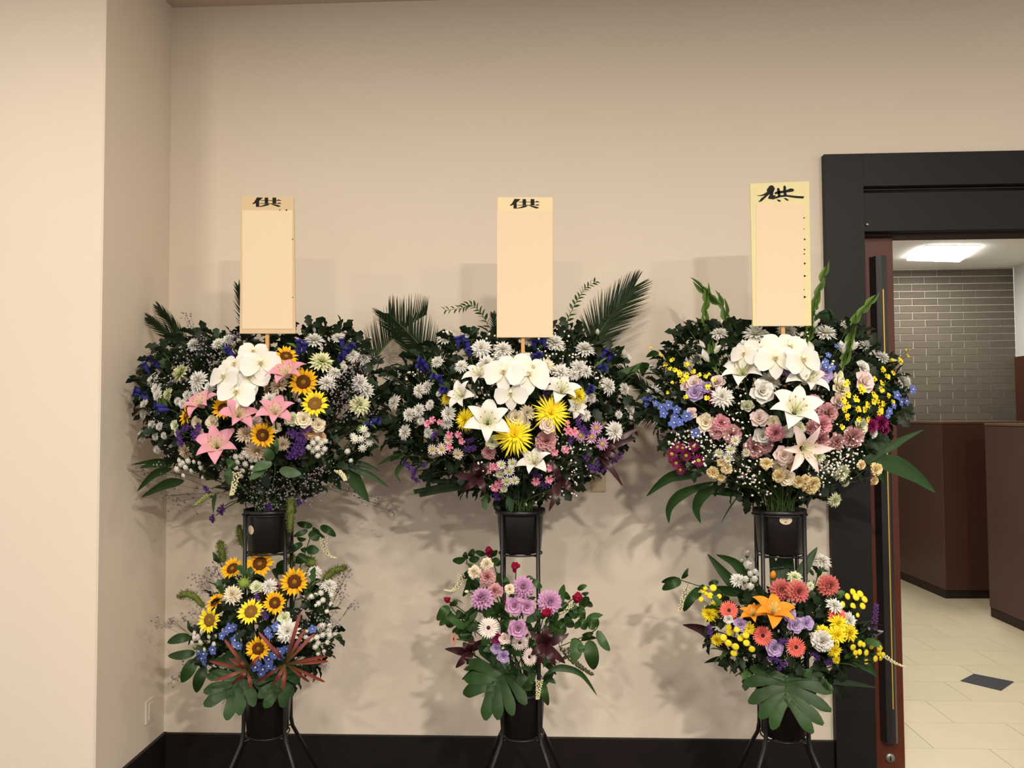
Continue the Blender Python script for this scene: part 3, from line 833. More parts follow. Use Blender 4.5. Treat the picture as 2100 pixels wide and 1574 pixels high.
        out.append(('bud', mb.mesh('bud', pm(c)), I4, []))
    elif kind == 'lisbud':       # half-open cup on a stalk
        mb = MB()
        for k in range(4):
            patch(mb, .7, .62, prof_round, D2R(62), D2R(86), 4, 3, .3, .03, 2, .05, -.3, 2 * PI * k / 4)
        out.append(('cup', mb.mesh('cup', pm(c)), I4, []))
        out.append(('calyx', MB().lathe([(0, -.45), (.1, -.4), (.2, -.2), (.12, -.1)], 7).mesh('calyx', M_stem), I4, []))
    elif kind == 'bell':         # gentian bell
        mb = MB().lathe([(.04, -.5), (.12, -.3), (.2, .1), (.22, .3), (.16, .42), (.3, .52)], 10)
        for k in range(5):
            patch(mb, .24, .2, prof_ov, D2R(60), D2R(20), 3, 2, .1, 0, 2, .2, .38, 2 * PI * k / 5)
        out.append(('bell', mb.mesh('bell', pm(c)), I4, []))
    elif kind == 'statice':
        rn = random.Random(var + 31); mb = MB()
        for k in range(26):
            x, y = rn.uniform(-.45, .45), rn.uniform(-.18, .18)
            z = rn.uniform(0, .16)
            for q in range(5):
                patch(mb, .13, .11, prof_fan, D2R(60), D2R(25), 2, 1, 0, 0, 2, .01, z, 2 * PI * q / 5 + k, 0, Matrix.Translation((x, y, 0)) @ Matrix.Rotation(rn.uniform(-.7, .7), 4, 'X') @ Matrix.Rotation(rn.uniform(-.7, .7), 4, 'Y'))
        out.append(('florets', mb.mesh('florets', pm(c)), I4, []))
    PROTO[key] = out
    return out

NAMES = {'mum': ('chrysanthemum', 'chrysanthemum'), 'spider': ('spider_chrysanthemum', 'spider chrysanthemum'), 'sunflower': ('sunflower', 'sunflower'), 'gerbera': ('gerbera', 'gerbera'), 'dahlia': ('dahlia', 'dahlia'),
 'lisianthus': ('lisianthus', 'ruffled lisianthus'), 'carnation': ('carnation', 'carnation'), 'lily': ('lily', 'lily'), 'orchid': ('moth_orchid', 'moth orchid bloom'), 'celosia': ('cockscomb', 'cockscomb'), 'bobble': ('green_pompon', 'green pompon flower'), 'bud': ('flower_bud', 'closed flower bud'), 'daisy': ('daisy', 'daisy'), 'pompon': ('pompon_flower', 'pompon flower'), 'lisbud': ('lisianthus_bud', 'half-open lisianthus bud'), 'statice': ('statice', 'statice head'), 'pink': ('dianthus', 'small dianthus')}
THINGS = []     # (object, noun, bouquet, x, y)
def reg(o, noun, bq, x, y, cat='flower', fixed=None):
    THINGS.append((o, noun, bq, x, y, fixed))
    o['category'] = cat
    o['group'] = (noun + 's in the ' + BQ[bq]['name']) if not noun.endswith('s') else noun + ' in the ' + BQ[bq]['name']
def dome(bq, x, y):
    b = BQ[bq]
    r2 = ((x - b['c'][0]) / b['r'][0]) ** 2 + ((y - b['c'][1]) / b['r'][1]) ** 2
    return b['yb'] - b['bul'] * math.sqrt(max(0.0, 1 - r2))
def mouth(bq, jit=.045):
    b = BQ[bq]
    p = P(b['mouth'][0], b['mouth'][1], b['pot'])
    a = RND.uniform(0, 2 * PI); r = jit * math.sqrt(RND.random())
    return Vector((p.x + r * math.cos(a), b['pot'] + r * math.sin(a), p.z - .02))
def face_of(bq, x, y, fx=None, fz=None, amp=.95):
    b = BQ[bq]
    if fx is None:
        fx = (x - b['c'][0]) / b['r'][0] * amp + RND.uniform(-.18, .18)
        fz = -(y - b['c'][1]) / b['r'][1] * amp + .12 + RND.uniform(-.18, .18)
    return Vector((fx, -1, fz)).normalized()
def frame_mx(loc, f, s, spin):
    q = f.to_track_quat('Z', 'Y')
    return Matrix.Translation(loc) @ q.to_matrix().to_4x4() @ Matrix.Rotation(spin, 4, 'Z') @ Matrix.Scale(s, 4)
def stem_to(root, inv, p, f, bq, r=.0022, name='stem', m=None):
    e = mouth(bq)
    L = (p - e).length
    pts = bez(p - f * .012, p - f * min(.1, L * .35), e + Vector((0, 0, min(.14, L * .4))), e, 7)
    s = inv.to_scale().x
    MB().tube([inv @ q for q in pts], r * s, 5, False).build(name, m or M_stem, root, True)
    return pts
def put_parts(par, parts, mx=None):
    for nm, me, lm, subs in parts:
        o = link(nm, me, par, (mx @ lm) if mx is not None else lm)
        for sn, sm, slm in subs:
            link(sn, sm, o, slm)
def flower(kind, c, bq, x, y, size, fx=None, fz=None, dy=0.0, noun=None, leaves=0, fixed=None, spin=None):
    Y = dome(bq, x, y) + dy + RND.uniform(-.012, .012)
    p = P(x, y, Y)
    s = px2m(size, p) * (1.14 if kind == 'mum' else 1.04)
    f = face_of(bq, x, y, fx, fz)
    mx = frame_mx(p, f, s, RND.uniform(0, 6.28) if spin is None else spin)
    nm, nn = NAMES[kind]
    root = empty(nm, mx=mx)
    put_parts(root, proto(kind, c, RND.randint(0, 2) if kind in ('mum', 'spider', 'carnation', 'dahlia', 'lisianthus', 'daisy', 'celosia', 'sunflower') else 0))
    inv = mx.inverted()
    pts = stem_to(root, inv, p, f, bq, .0026 if kind in ('sunflower', 'lily', 'gerbera', 'dahlia') else .0019)
    for k in range(leaves):
        t = pts[1 + k % 3]
        az = RND.uniform(0, 6.28); L = RND.uniform(.035, .06)
        d = (f * .55 + Vector((math.cos(az), RND.uniform(-.35, .25), math.sin(az)))).normalized()
        lm = Matrix.Translation(t) @ d.to_track_quat('X', 'Z').to_matrix().to_4x4() @ Matrix.Rotation(RND.uniform(-.8, .8), 4, 'X') @ Matrix.Scale(L, 4)
        link('leaf', leaf_mesh('mum'), root, inv @ lm)
    reg(root, noun or (WORD.get(c, c) + ' ' + nn), bq, x, y, fixed=fixed)
    return root
FR = {'A1': (200, 560, 5.83), 'A2': (540, 560, 5.83), 'A3': (200, 800, 5.83), 'A4': (500, 800, 5.83), 'B1': (740, 560, 5.83), 'B2': (1040, 560, 5.83), 'B3': (760, 800, 5.83), 'B4': (1000, 800, 5.83),
      'R1': (1280, 560, 5.83), 'R2': (1580, 560, 5.83), 'R3': (1280, 800, 5.83), 'R4': (1580, 800, 5.83), 'LL': (300, 1040, 4.373), 'LC': (860, 1040, 4.373), 'LR': (1340, 1080, 4.037),
      'ZL': (180, 1250, 3.387), 'ZC': (840, 1300, 4.038), 'ZR': (1400, 1300, 4.038), 'X': (0, 0, 1)}
def pt(fr, x, y):
    a, b, k = FR[fr]
    return a + x / k, b + y / k
def parse(s):
    return [[float(v) for v in e.split(',')] for e in s.replace('\n', ' ').split(';') if e.strip()]
def many(kind, c, bq, fr, data, dy=0.0, leaves=0, noun=None):
    for e in parse(data):
        x, y = pt(fr, e[0], e[1])
        flower(kind, c, bq, x, y, e[2], e[3] if len(e) > 3 else None, e[4] if len(e) > 4 else None, dy + (e[5] if len(e) > 5 else 0), noun, leaves)

def spray(name, noun, floret, c, bq, fr, data, size, dy=0.0, stem_m=None, cat='flower', spread=.5, amp=.75, k=1.1, up=False):
    """several blooms on one branching stem"""
    P3, rows = [], parse(data)
    for e in rows:
        x, y = pt(fr, e[0], e[1])
        Y = dome(bq, x, y) + dy + RND.uniform(-.012, .012)
        P3.append((x, y, P(x, y, Y), e[2] if len(e) > 2 else size))
    mxx = sum(a[0] for a in P3) / len(P3); myy = sum(a[1] for a in P3) / len(P3)
    cen = sum((a[2] for a in P3), Vector()) / len(P3)
    e_ = mouth(bq)
    node = cen.lerp(e_, .28) + Vector((0, .03, 0))
    root = empty(name, cen)
    mb = MB().tube([q - cen for q in bez(node, node.lerp(e_, .3), e_ + Vector((0, 0, .1)), e_, 6)], .0019, 5, False)
    for x, y, p, s in P3:
        f = face_of(bq, x, y, None, None, amp) if not up else Vector((RND.uniform(-.35, .35), -.45, 1)).normalized()
        sc = px2m(s, p) * k
        put_parts(root, proto(floret, c, RND.randint(0, 2)), Matrix.Translation(-cen) @ frame_mx(p, f, sc, RND.uniform(0, 6.28)))
        mb.tube([p - cen - f * sc * .1, p - cen - f * sc * .6, node.lerp(p, .45) - cen, node - cen], .0011, 4, False)
    mb.build('branches', stem_m or M_stem, root, True)
    reg(root, noun, bq, mxx, myy, cat)
    return root
def curve_px(bq, pts, Ys):
    """world points from pixels with a list of distances, smoothed"""
    w = [P(x, y, Y) for (x, y), Y in zip(pts, Ys)]
    if len(w) == 2: w = [w[0], w[0].lerp(w[1], .5), w[1]]
    out = []
    n = len(w)
    for i in range(n - 1):
        a, b = w[i], w[i + 1]
        ta = (w[min(i + 1, n - 1)] - w[max(i - 1, 0)]) * .5
        tb = (w[min(i + 2, n - 1)] - w[max(i, 0)]) * .5
        for k in range(6):
            t = k / 6
            out.append(a * (2 * t ** 3 - 3 * t ** 2 + 1) + ta * (t ** 3 - 2 * t * t + t) + b * (-2 * t ** 3 + 3 * t * t) + tb * (t ** 3 - t * t))
    out.append(w[-1])
    return out
def ribbon(path, width, prof, rollang=0.3, fold=.18, nv=2, mb=None, off=None, cut=False):
    mb = mb or MB(); n = len(path) - 1; pts = []
    for i, p in enumerate(path):
        t = i / n
        tan = (path[min(i + 1, n)] - path[max(i - 1, 0)]).normalized()
        side = tan.cross(Vector((0, -1, 0)))
        side = side.normalized() if side.length > .05 else Vector((1, 0, 0))
        nor = side.cross(tan)
        sd = side * math.cos(rollang) + nor * math.sin(rollang)
        nr = sd.cross(tan)
        hw = width / 2 * (prof(t) if not cut else min(1, .35 + t * 2.5))
        for j in range(nv + 1):
            s = -1 + 2 * j / nv
            q = p + sd * (s * hw) + nr * (fold * abs(s) * hw)
            pts.append(((q - off) if off is not None else q, t, (s + 1) / 2))
    mb.quadgrid(pts, n, nv)
    return mb
def leafpx(name, noun, bq, fr, pts, wpx, Ys, m, prof=prof_lance, rollang=.3, parent=None, cut=False, cat='leaf', label=None):
    """one long leaf as a thing (or as a part of parent)"""
    q = [pt(fr, x, y) for x, y in pts]
    if not isinstance(Ys, (list, tuple)): Ys = [Ys] * len(q)
    if len(Ys) == 2 and len(q) > 2: Ys = [Ys[0] + (Ys[1] - Ys[0]) * i / (len(q) - 1) for i in range(len(q))]
    path = curve_px(bq, q, Ys)
    off = path[0] if parent is None else parent.location
    w_ = px2m(wpx, path[len(path) // 2])
    o = ribbon(path, w_, prof, rollang, .22, 4 if wpx > 14 else 2, None, off, cut).build(name, m, parent, True)
    if parent is None:
        o.location = off
        xs = sum(a[0] for a in q) / len(q); ys = sum(a[1] for a in q) / len(q)
        reg(o, noun, bq, xs, ys, cat)
    return o

# ------------------------------------------------------------------ more plants: sprays, fronds, branches
def mist(name, noun, bq, ends, m_dot, m_br, dot, per=26, spread=34, dy=0.0, base=None, bend=0.0, cat='filler flower'):
    """fine branching spray; ends = list of pixel points the branches reach; tiny blossoms near each end"""
    e_ = mouth(bq) if base is None else None
    W3 = []
    for x, y in ends:
        W3.append((x, y, P(x, y, dome(bq, x, y) + dy + RND.uniform(-.02, .01))))
    cen = sum((a[2] for a in W3), Vector()) / len(W3)
    if base is not None:
        e_ = P(base[0], base[1], dome(bq, base[0], base[1]) + .05)
    root = empty(name, cen)
    br, bl = MB(), MB()
    for x, y, p in W3:
        mid = e_.lerp(p, .6) + Vector((0, 0, bend))
        path = bez(e_, e_.lerp(mid, .7), mid, p, 8)
        br.tube([q - cen for q in path], .0006, 3, False)
        sp = px2m(spread, p)
        for k in range(per):
            a = RND.uniform(0, 6.28); r = sp * math.sqrt(RND.random())
            along = RND.random()
            q0 = path[RND.randint(4, 8)]
            q1 = p + Vector((r * math.cos(a), RND.uniform(-.03, .03), r * math.sin(a))) * .9 if along < .75 else q0 + Vector((RND.uniform(-1, 1), RND.uniform(-.5, .3), RND.uniform(-1, 1))) * sp * .6
            if k % 5 == 0:
                br.tube([q0 - cen, q0.lerp(q1, .6) - cen + Vector((0, 0, .004)), q1 - cen], .0004, 3, False)
            s = px2m(dot, p) * RND.uniform(.7, 1.2) / 2
            bl.blob(q1 - cen, s, 5, 3, (1, 1, .9), .2, RND)
    br.build('branches', m_br, root, True)
    o = bl.build('blossoms', m_dot, root, True); o['kind'] = 'stuff'
    reg(root, noun, bq, sum(a[0] for a in W3) / len(W3), sum(a[1] for a in W3) / len(W3), cat)
def gyp(bq, ends, **k):
    mist('gypsophila_spray', 'white baby\'s breath spray', bq, ends, M_gyp, M_stem, k.pop('dot', 5), **k)
def limon(bq, ends, **k):
    mist('sea_lavender_spray', 'grey-mauve sea lavender spray', bq, ends, M_limon, M_twig, k.pop('dot', 4), **k)
def palm(noun, bq, pts, Ys, lpx, n=34, tilt=1.0, up=None, name='palm_frond', angs=(55, 22), sides=(1, -1), droop=.12):
    """cycad frond: rachis through pixel points, stiff narrow leaflets both sides"""
    path = curve_px(bq, pts, Ys if isinstance(Ys, (list, tuple)) else [Ys] * len(pts))
    off = path[0]; root = empty(name, off)
    MB().tube([q - off for q in path], [.0035 * (1 - .7 * i / (len(path) - 1)) for i in range(len(path))], 5).build('rachis', M_leafB, root, True)
    N = len(path) - 1
    lf = MB()
    for s in sides:
        for k in range(n):
            t = .06 + .92 * k / (n - 1)
            i = min(N - 1, int(t * N)); u = t * N - i
            p = path[i].lerp(path[i + 1], u)
            tan = (path[i + 1] - path[i]).normalized()
            side = tan.cross(Vector((0, -1, 0))).normalized() * s
            a = D2R(angs[0] + (angs[1] - angs[0]) * t + RND.uniform(-3, 3))
            d = (tan * math.cos(a) + side * math.sin(a) + Vector((0, -.12 + RND.uniform(-.1, .1), 0))).normalized()
            L = px2m(lpx, p) * (math.sin(PI * (0.12 + .8 * t)) ** .6) * RND.uniform(.93, 1.05)
            if up is not None: d2 = (d + Vector(up)).normalized()
            else: d2 = (d + Vector((0, .06, -droop))).normalized()
            pa = [p, p + d * L * .35, p + d * L * .35 + d2 * L * .35, p + d * L * .3 + d2 * L * .72]
            ribbon(pa, .007, lambda q: max(.08, 1 - q ** 2.2), .5, .3, 1, lf, off)
    o = lf.build('leaflets', M_palm, root, True); o['kind'] = 'stuff'
    xs = sum(a[0] for a in pts) / len(pts); ys = sum(a[1] for a in pts) / len(pts)
    reg(root, noun, bq, xs, ys, 'palm frond')
def branch(name, noun, bq, fr, stem, leaves, Y, m=None, raceme=None, prof=prof_ov, rollang=.35, stem_r=.0018, Ym=None, beads=None):
    """leafy branch: stem through pixels, each leaf (bx,by,tx,ty,w) a part, optional drooping raceme path"""
    q = [pt(fr, x, y) for x, y in stem]
    Ys = [Y + .06 * (1 - i / (len(q) - 1)) for i in range(len(q))]
    path = curve_px(bq, q, Ys)
    off = path[-1]; root = empty(name, off)
    MB().tube([a - off for a in path], stem_r, 5).build('stem', M_stem, root, True)
    for bx, by, tx, ty, w_ in leaves:
        a, b = pt(fr, bx, by), pt(fr, tx, ty)
        mid = ((a[0] + b[0]) / 2 + (b[1] - a[1]) * RND.uniform(-.1, .1), (a[1] + b[1]) / 2 + (a[0] - b[0]) * RND.uniform(-.1, .1))
        lp = curve_px(bq, [a, mid, b], [Y + RND.uniform(0, .015), Y - .012, Y + RND.uniform(-.02, .03)])
        ribbon(lp, px2m(w_, lp[3]), prof, rollang * RND.choice((-1, 1)) * RND.uniform(.5, 1.2), .2, 4 if w_ > 12 else 2, None, off).build('leaf', m or M_leafG, root, True)
    if raceme:
        raceme_part(root, off, bq, fr, raceme, Y - .01, *(beads or (7, 1.7, M_bead)))
    reg(root, noun, bq, sum(a[0] for a in q) / len(q), sum(a[1] for a in q) / len(q), 'leafy branch')
    return root
def raceme_part(root, off, bq, fr, pts, Y, wide, dot, m):
    rp = curve_px(bq, [pt(fr, x, y) for x, y in pts], [Y] * len(pts))
    MB().tube([a - off for a in rp], .0011, 4).build('raceme_stalk', M_stem, root, True)
    bl = MB(); n = len(rp)
    for i in range(n * 4):
        t = i / (n * 4 - 1)
        k = min(n - 2, int(t * (n - 1)))
        p = rp[k].lerp(rp[k + 1], t * (n - 1) - k)
        a = i * 2.4
        rr = px2m(wide, p) * (1 - .6 * t)
        d = Vector((math.cos(a), -abs(math.sin(a)) * .6, .2 * math.sin(a)))
        bl.blob(p + d * rr - off, px2m(dot, p), 5, 3)
        bl.tube([p - off, p + d * rr - off], .0004, 3, False)
    o = bl.build('raceme_florets', m, root, True); o['kind'] = 'stuff'
def raceme(name, noun, bq, fr, pts, Y, wide, dot, m):
    q = pt(fr, *pts[0]); off = P(q[0], q[1], Y); root = empty(name, off)
    raceme_part(root, off, bq, fr, pts, Y, wide, dot, m)
    reg(root, noun, bq, *pt(fr, *pts[len(pts) // 2]), 'flower spike')
def foxtail(bq, fr, pts, Y, wpx, noun='green foxtail plume'):
    path = curve_px(bq, [pt(fr, x, y) for x, y in pts], Y if isinstance(Y, list) else [Y] * len(pts))
    off = path[0]; root = empty('foxtail_plume', off)
    e_ = mouth(bq)
    MB().tube([a - off for a in bez(e_, e_ + Vector((0, 0, .08)), path[0] - (path[1] - path[0]) * 3, path[0], 7)], .0015, 5, False).build('stalk', M_stem, root, True)
    w = px2m(wpx, off) / 2; n = len(path) - 1
    mb = MB().tube([a - off for a in path], [w * .75 * max(.25, math.sin(PI * (.12 + .84 * i / n)) ** .5) for i in range(n + 1)], 8)
    for i in range(420):
        t = RND.random(); k = min(n - 1, int(t * n)); p = path[k].lerp(path[k + 1], t * n - k)
        tan = (path[k + 1] - path[k]).normalized()
        d = (Vector((RND.gauss(0, 1), RND.gauss(0, 1), RND.gauss(0, 1))).normalized() + tan * .7).normalized()
        ww = w * max(.3, math.sin(PI * (.12 + .84 * t)) ** .5)
        mb.tube([p + d * ww * .5 - off, p + d * ww * 1.7 - off], [.0009, .0003], 3, False)
    o = mb.build('seed_head', M_setaria, root, True)
    q = pt(fr, *pts[len(pts) // 2])
    reg(root, noun, bq, q[0], q[1], 'grass plume')
def strap_rosette(name, noun, bq, fr, cx, cy, tips, Y, wpx, m, prof=prof_strap, droop=0.0, cat='leaf rosette', rollang=.35):
    c = pt(fr, cx, cy); off = P(c[0], c[1], Y); root = empty(name, off)
    e_ = mouth(bq)
    MB().tube([a - off for a in bez(off, off + Vector((0, .03, -.03)), e_ + Vector((0, 0, .05)), e_, 6)], .003, 5, False).build('stem', M_stem, root, True)
    for tx, ty in tips:
        t = pt(fr, tx, ty)
        dY = RND.uniform(-.05, .02)
        mid = ((c[0] + t[0]) / 2, (c[1] + t[1]) / 2 - droop)
        lp = curve_px(bq, [c, mid, t], [Y, Y - .03 + dY / 2, Y + dY])
        ribbon(lp, px2m(wpx, off), prof, rollang * RND.uniform(-1, 1.3), .25, 2, None, off).build('leaf', m, root, True)
    reg(root, noun, bq, c[0], c[1], cat)
def monstera(noun, bq, stalk, tip, halfw, Y0, Y1, lobes=5):
    """split-leaf: midrib from stalk to tip (pixels), finger lobes each side as one blade"""
    a, b = P(*stalk, Y0), P(*tip, Y1)
    off = a; root = empty('monstera_leaf', off)
    ax = (b - a); L = ax.length; ax.normalize()
    side = ax.cross(Vector((0, -1, 0))).normalized()
    nor = side.cross(ax)
    W = px2m(halfw, a)
    MB().tube([Vector((0, 0, 0)), ax * L * .5 - nor * .004, ax * L * .93], [.003, .002, .001], 5).build('midrib', M_leafM, root, True)
    for s in (-1, 1):
        for k in range(lobes):
            t0 = -.12 + k / lobes * .86
            ang = D2R(112 - 74 * k / (lobes - 1))
            ln = W * (1.0 - .42 * abs(k / (lobes - 1) - .32)) * 1.05
            base = ax * (L * max(0, t0 + .04))
            d = ax * math.cos(ang) + side * (s * math.sin(ang))
            pa = [base - d * .004, base + d * ln * .35 - nor * .006, base + d * ln * .7 + ax * ln * .08 - nor * .002, base + d * ln + ax * ln * .2 + nor * .012]
            pth = []
            for i in range(3):
                for j in range(3):
                    pth.append(pa[i].lerp(pa[i + 1], j / 3))
            pth.append(pa[-1])
            n = len(pth) - 1; pts = []
            wl = (L * .45 + W * .55) / lobes * 1.0
            for i, p in enumerate(pth):
                t = i / n
                hw = wl / 2 * (.95 + 1.1 * t) * (1.0 if t < .72 else max(.2, 1 - ((t - .72) / .28) ** 1.4 * .78))
                perp = d.cross(nor).normalized()
                for j in range(3):
                    sv = -1 + j
                    pts.append((p + perp * sv * hw - nor * (.003 * (1 - abs(sv))), t, j / 2))
            mb = MB().quadgrid(pts, n, 2)
            mb.build('leaf_lobe', M_leafG, root, True)
    e_ = mouth(bq, .05)
    MB().tube([q - off for q in bez(off, off + Vector((0, -.01, .02)), e_ + Vector((0, -.03, .03)), e_, 6)], .0025, 5, False).build('stalk', M_leafM, root, True)
    reg(root, noun, bq, (stalk[0] + tip[0]) / 2, (stalk[1] + tip[1]) / 2, 'leaf')
def gladiolus(bq, fr, pts, Ys, flowers):
    q = [pt(fr, x, y) for x, y in pts]
    path = curve_px(bq, q, Ys)
    off = path[0]; root = empty('gladiolus_spike', off)
    e_ = mouth(bq)
    MB().tube([a - off for a in bez(e_, e_ + Vector((0, 0, .1)), path[0] - (path[1] - path[0]) * 4, path[0], 6)[:-1] + path], .0028, 5).build('stem', M_leafB, root, True)
    n = len(path) - 1
    bud = patch(MB(), 1, .31, prof_lance, D2R(0), D2R(-6), 5, 4, .9).mesh('bud_sheath', M_leafB)
    K = 14
    for k in range(K):
        t = .02 + .93 * k / (K - 1)
        i = min(n - 1, int(t * n)); p = path[i].lerp(path[i + 1], t * n - i)
        tan = (path[min(i + 1, n)] - path[i]).normalized()
        side = tan.cross(Vector((0, -1, 0))).normalized() * (1 if k % 2 else -1)
        d = (tan * 1.0 + side * .12 * (1 - .4 * t) + Vector((0, -.12, 0))).normalized()
        s = px2m(52 - 12 * t, p)
        z = Vector((0, -1, 0)) * .5 + side
        m3 = Matrix((d, z.cross(d).normalized(), d.cross(z.cross(d)).normalized())).transposed().to_4x4()
        link('bud_sheath', bud, root, Matrix.Translation(p - off) @ m3 @ Matrix.Scale(s, 4))
    mp = pm('white')
    cup = MB()
    for k in range(3):
        patch(cup, 1, .5, prof_ov, D2R(70), D2R(72), 5, 3, .5, .03, 2, .04, 0, 2 * PI * k / 3)
    cm = cup.mesh('white_bud', mp)
    for x, y, s, dx, dz in flowers:
        a = pt(fr, x, y); p = P(a[0], a[1], Ys[0] - .015)
        f = Vector((dx, -.25, dz)).normalized()
        link('white_bud', cm, root, Matrix.Translation(p - off) @ f.to_track_quat('Z', 'Y').to_matrix().to_4x4() @ Matrix.Scale(px2m(s, p), 4))
    reg(root, 'green gladiolus spike with white buds', bq, *q[-1], 'gladiolus')
def gentian(bq, x, y, dirx, dirz, bells=((0, 0), (-12, 14), (12, 10)), size=26):
    Y = dome(bq, x, y) - .01; p = P(x, y, Y)
    root = empty('gentian_stem', p)
    f = Vector((dirx, -.45, dirz)).normalized()
    e_ = mouth(bq)
    MB().tube([a - p for a in bez(p, p - f * .1, e_ + Vector((0, 0, .1)), e_, 7)], .0019, 5, False).build('stem', M_stem, root, True)
    for bx, by in bells:
        q = P(x + bx, y + by, Y - RND.uniform(0, .015))
        ff = (f + Vector((RND.uniform(-.35, .35), RND.uniform(-.4, .1), RND.uniform(-.3, .3)))).normalized()
        put_parts(root, proto('bell', 'gentian'), Matrix.Translation(-p) @ frame_mx(q, ff, px2m(size, q), RND.uniform(0, 6)))
    for k in range(6):
        az = RND.uniform(0, 6.28)
        d = (f * .7 + Vector((math.cos(az), RND.uniform(-.6, 0), math.sin(az))) * .8).normalized()
        b = p - f * RND.uniform(.0, .035)
        lm = Matrix.Translation(b - p) @ d.to_track_quat('X', 'Z').to_matrix().to_4x4() @ Matrix.Rotation(RND.uniform(-1, 1), 4, 'X') @ Matrix.Scale(px2m(30, p) * RND.uniform(.7, 1.1), 4)
        link('leaf', leaf_mesh('lanceb'), root, lm)
    reg(root, 'deep blue gentian stem', bq, x, y)
def sprig(bq, x, y, ox, oz, size=44, n=5, kind='mum', dyy=.03):
    """leafy sprig at the edge of a bouquet, growing outwards (ox, oz)"""
    Y = dome(bq, x, y) + dyy + RND.uniform(-.02, .03); p = P(x, y, Y)
    root = empty('leaf_sprig', p)
    d = Vector((ox, RND.uniform(-.3, .2), oz)).normalized()
    L = px2m(size, p)
    e_ = mouth(bq)
    MB().tube([a - p for a in bez(p + d * L * .9, p, e_ + Vector((0, 0, .12)), e_, 8)], .0016, 5, False).build('stem', M_stem, root, True)
    for k in range(n):
        t = k / (n - 1)
        b = d * (L * (t * .95 - .15))
        az = k * 2.4 + RND.uniform(-.4, .4)
        s1 = d.cross(Vector((0, -1, 0))).normalized(); s2 = d.cross(s1)
        dd = (d * (.5 + t) + s1 * math.cos(az) + s2 * math.sin(az) * .6).normalized()
        lm = Matrix.Translation(b) @ dd.to_track_quat('X', 'Z').to_matrix().to_4x4() @ Matrix.Rotation(RND.uniform(-.9, .9), 4, 'X') @ Matrix.Scale(L * RND.uniform(.7, 1.05), 4)
        link('leaf', leaf_mesh(kind), root, lm)
    reg(root, {'mum': 'dark lobed leaf sprig', 'mum2': 'green lobed leaf sprig', 'ov': 'green oval leaf sprig', 'lance': 'green narrow leaf sprig'}[kind], bq, x, y, 'leaf sprig')
def inside(poly, x, y):
    c = False; j = len(poly) - 1
    for i in range(len(poly)):
        xi, yi = poly[i]; xj, yj = poly[j]
        if (yi > y) != (yj > y) and x < (xj - xi) * (y - yi) / (yj - yi) + xi: c = not c
        j = i
    return c
def filler(bq, poly, n, size, kind='mum', m=None, back=(.03, .16), label=''):
    """the uncountable dark leaves that fill a bouquet"""
    src = leaf_mesh(kind)
    vs = [v.co.copy() for v in src.vertices]; fs = [tuple(p.vertices) for p in src.polygons]
    xs = [p[0] for p in poly]; ys = [p[1] for p in poly]
    off = P(*BQ[bq]['c'], BQ[bq]['yb']); mb = MB(); k = 0
    while k < n:
        x, y = RND.uniform(min(xs), max(xs)), RND.uniform(min(ys), max(ys))
        if not inside(poly, x, y): continue
        k += 1
        Y = min(dome(bq, x, y) + RND.uniform(*back), -.05)
        p = P(x, y, Y)
        f = face_of(bq, x, y)
        az = RND.uniform(0, 6.28)
        d = (f * RND.uniform(-.1, .9) + Vector((math.cos(az), 0, math.sin(az)))).normalized()
        mx = Matrix.Translation(p - off) @ d.to_track_quat('X', 'Z').to_matrix().to_4x4() @ Matrix.Rotation(RND.uniform(-1.2, 1.2), 4, 'X') @ Matrix.Scale(px2m(size, p) * RND.uniform(.7, 1.3), 4)
        mb.add([mx @ v for v in vs], fs, [(.5, .5)] * len(vs))
    o = mb.build('bouquet_foliage', m or M_leafD, None, True); o.location = off
    tag(o, label, 'foliage', kind='stuff')
def edge_sprigs(bq, poly, idx, size=35, kind='mum', n=5):
    cx, cy = BQ[bq]['c']
    for i in idx:
        x, y = poly[int(i) % len(poly)]
        x2, y2 = poly[(int(i) + 1) % len(poly)]
        u = i - int(i)
        x, y = x + (x2 - x) * u, y + (y2 - y) * u
        ox, oz = (x - cx) / BQ[bq]['r'][0], -(y - cy) / BQ[bq]['r'][1]
        l = math.hypot(ox, oz) or 1
        ip = size * .8
        sprig(bq, x - ox / l * ip, y + oz / l * ip, ox / l, oz / l + .15, size, n, kind)

# ================================================================== LEFT STAND, UPPER BOUQUET
PUL = [(305, 740), (340, 700), (400, 690), (480, 690), (560, 675), (620, 668), (700, 678), (740, 705), (772, 745), (782, 800), (775, 860), (762, 910), (720, 950), (660, 990), (600, 1035), (510, 1035), (440, 990), (370, 945), (320, 905), (295, 860), (285, 800)]
filler('UL', PUL, 1700, 28, label="dense dark green foliage filling the left stand's upper bouquet")
edge_sprigs('UL', PUL, [0, .6, 1.4, 2, 2.5, 5.2, 5.6, 6, 6.5, 7, 7.5, 8.3, 9.2, 10, 10.7, 11.4, 12.3, 13.2, 17.3, 18.4, 19.3, 20.3])
palm('dark palm frond pointing up left', 'UL', [(392, 742), (350, 690), (309, 655)], [-.24, -.22, -.2], 44, 34, angs=(28, 10))
palm('dark palm frond beside the sea lavender', 'UL', [(395, 735), (365, 680), (328, 632)], [-.2, -.18, -.16], 40, 34, angs=(26, 10))
palm('dark palm frond behind the name board', 'UL', [(520, 720), (503, 660), (489, 588)], [-.2, -.17, -.15], 36, 26, angs=(28, 14))
palm('arching palm frond at the right edge', 'UL', [(738, 790), (770, 735), (820, 680), (875, 644)], [-.24, -.19, -.15, -.13], 76, 46, angs=(48, 44), sides=(-1,), up=(-.05, .0, .55))
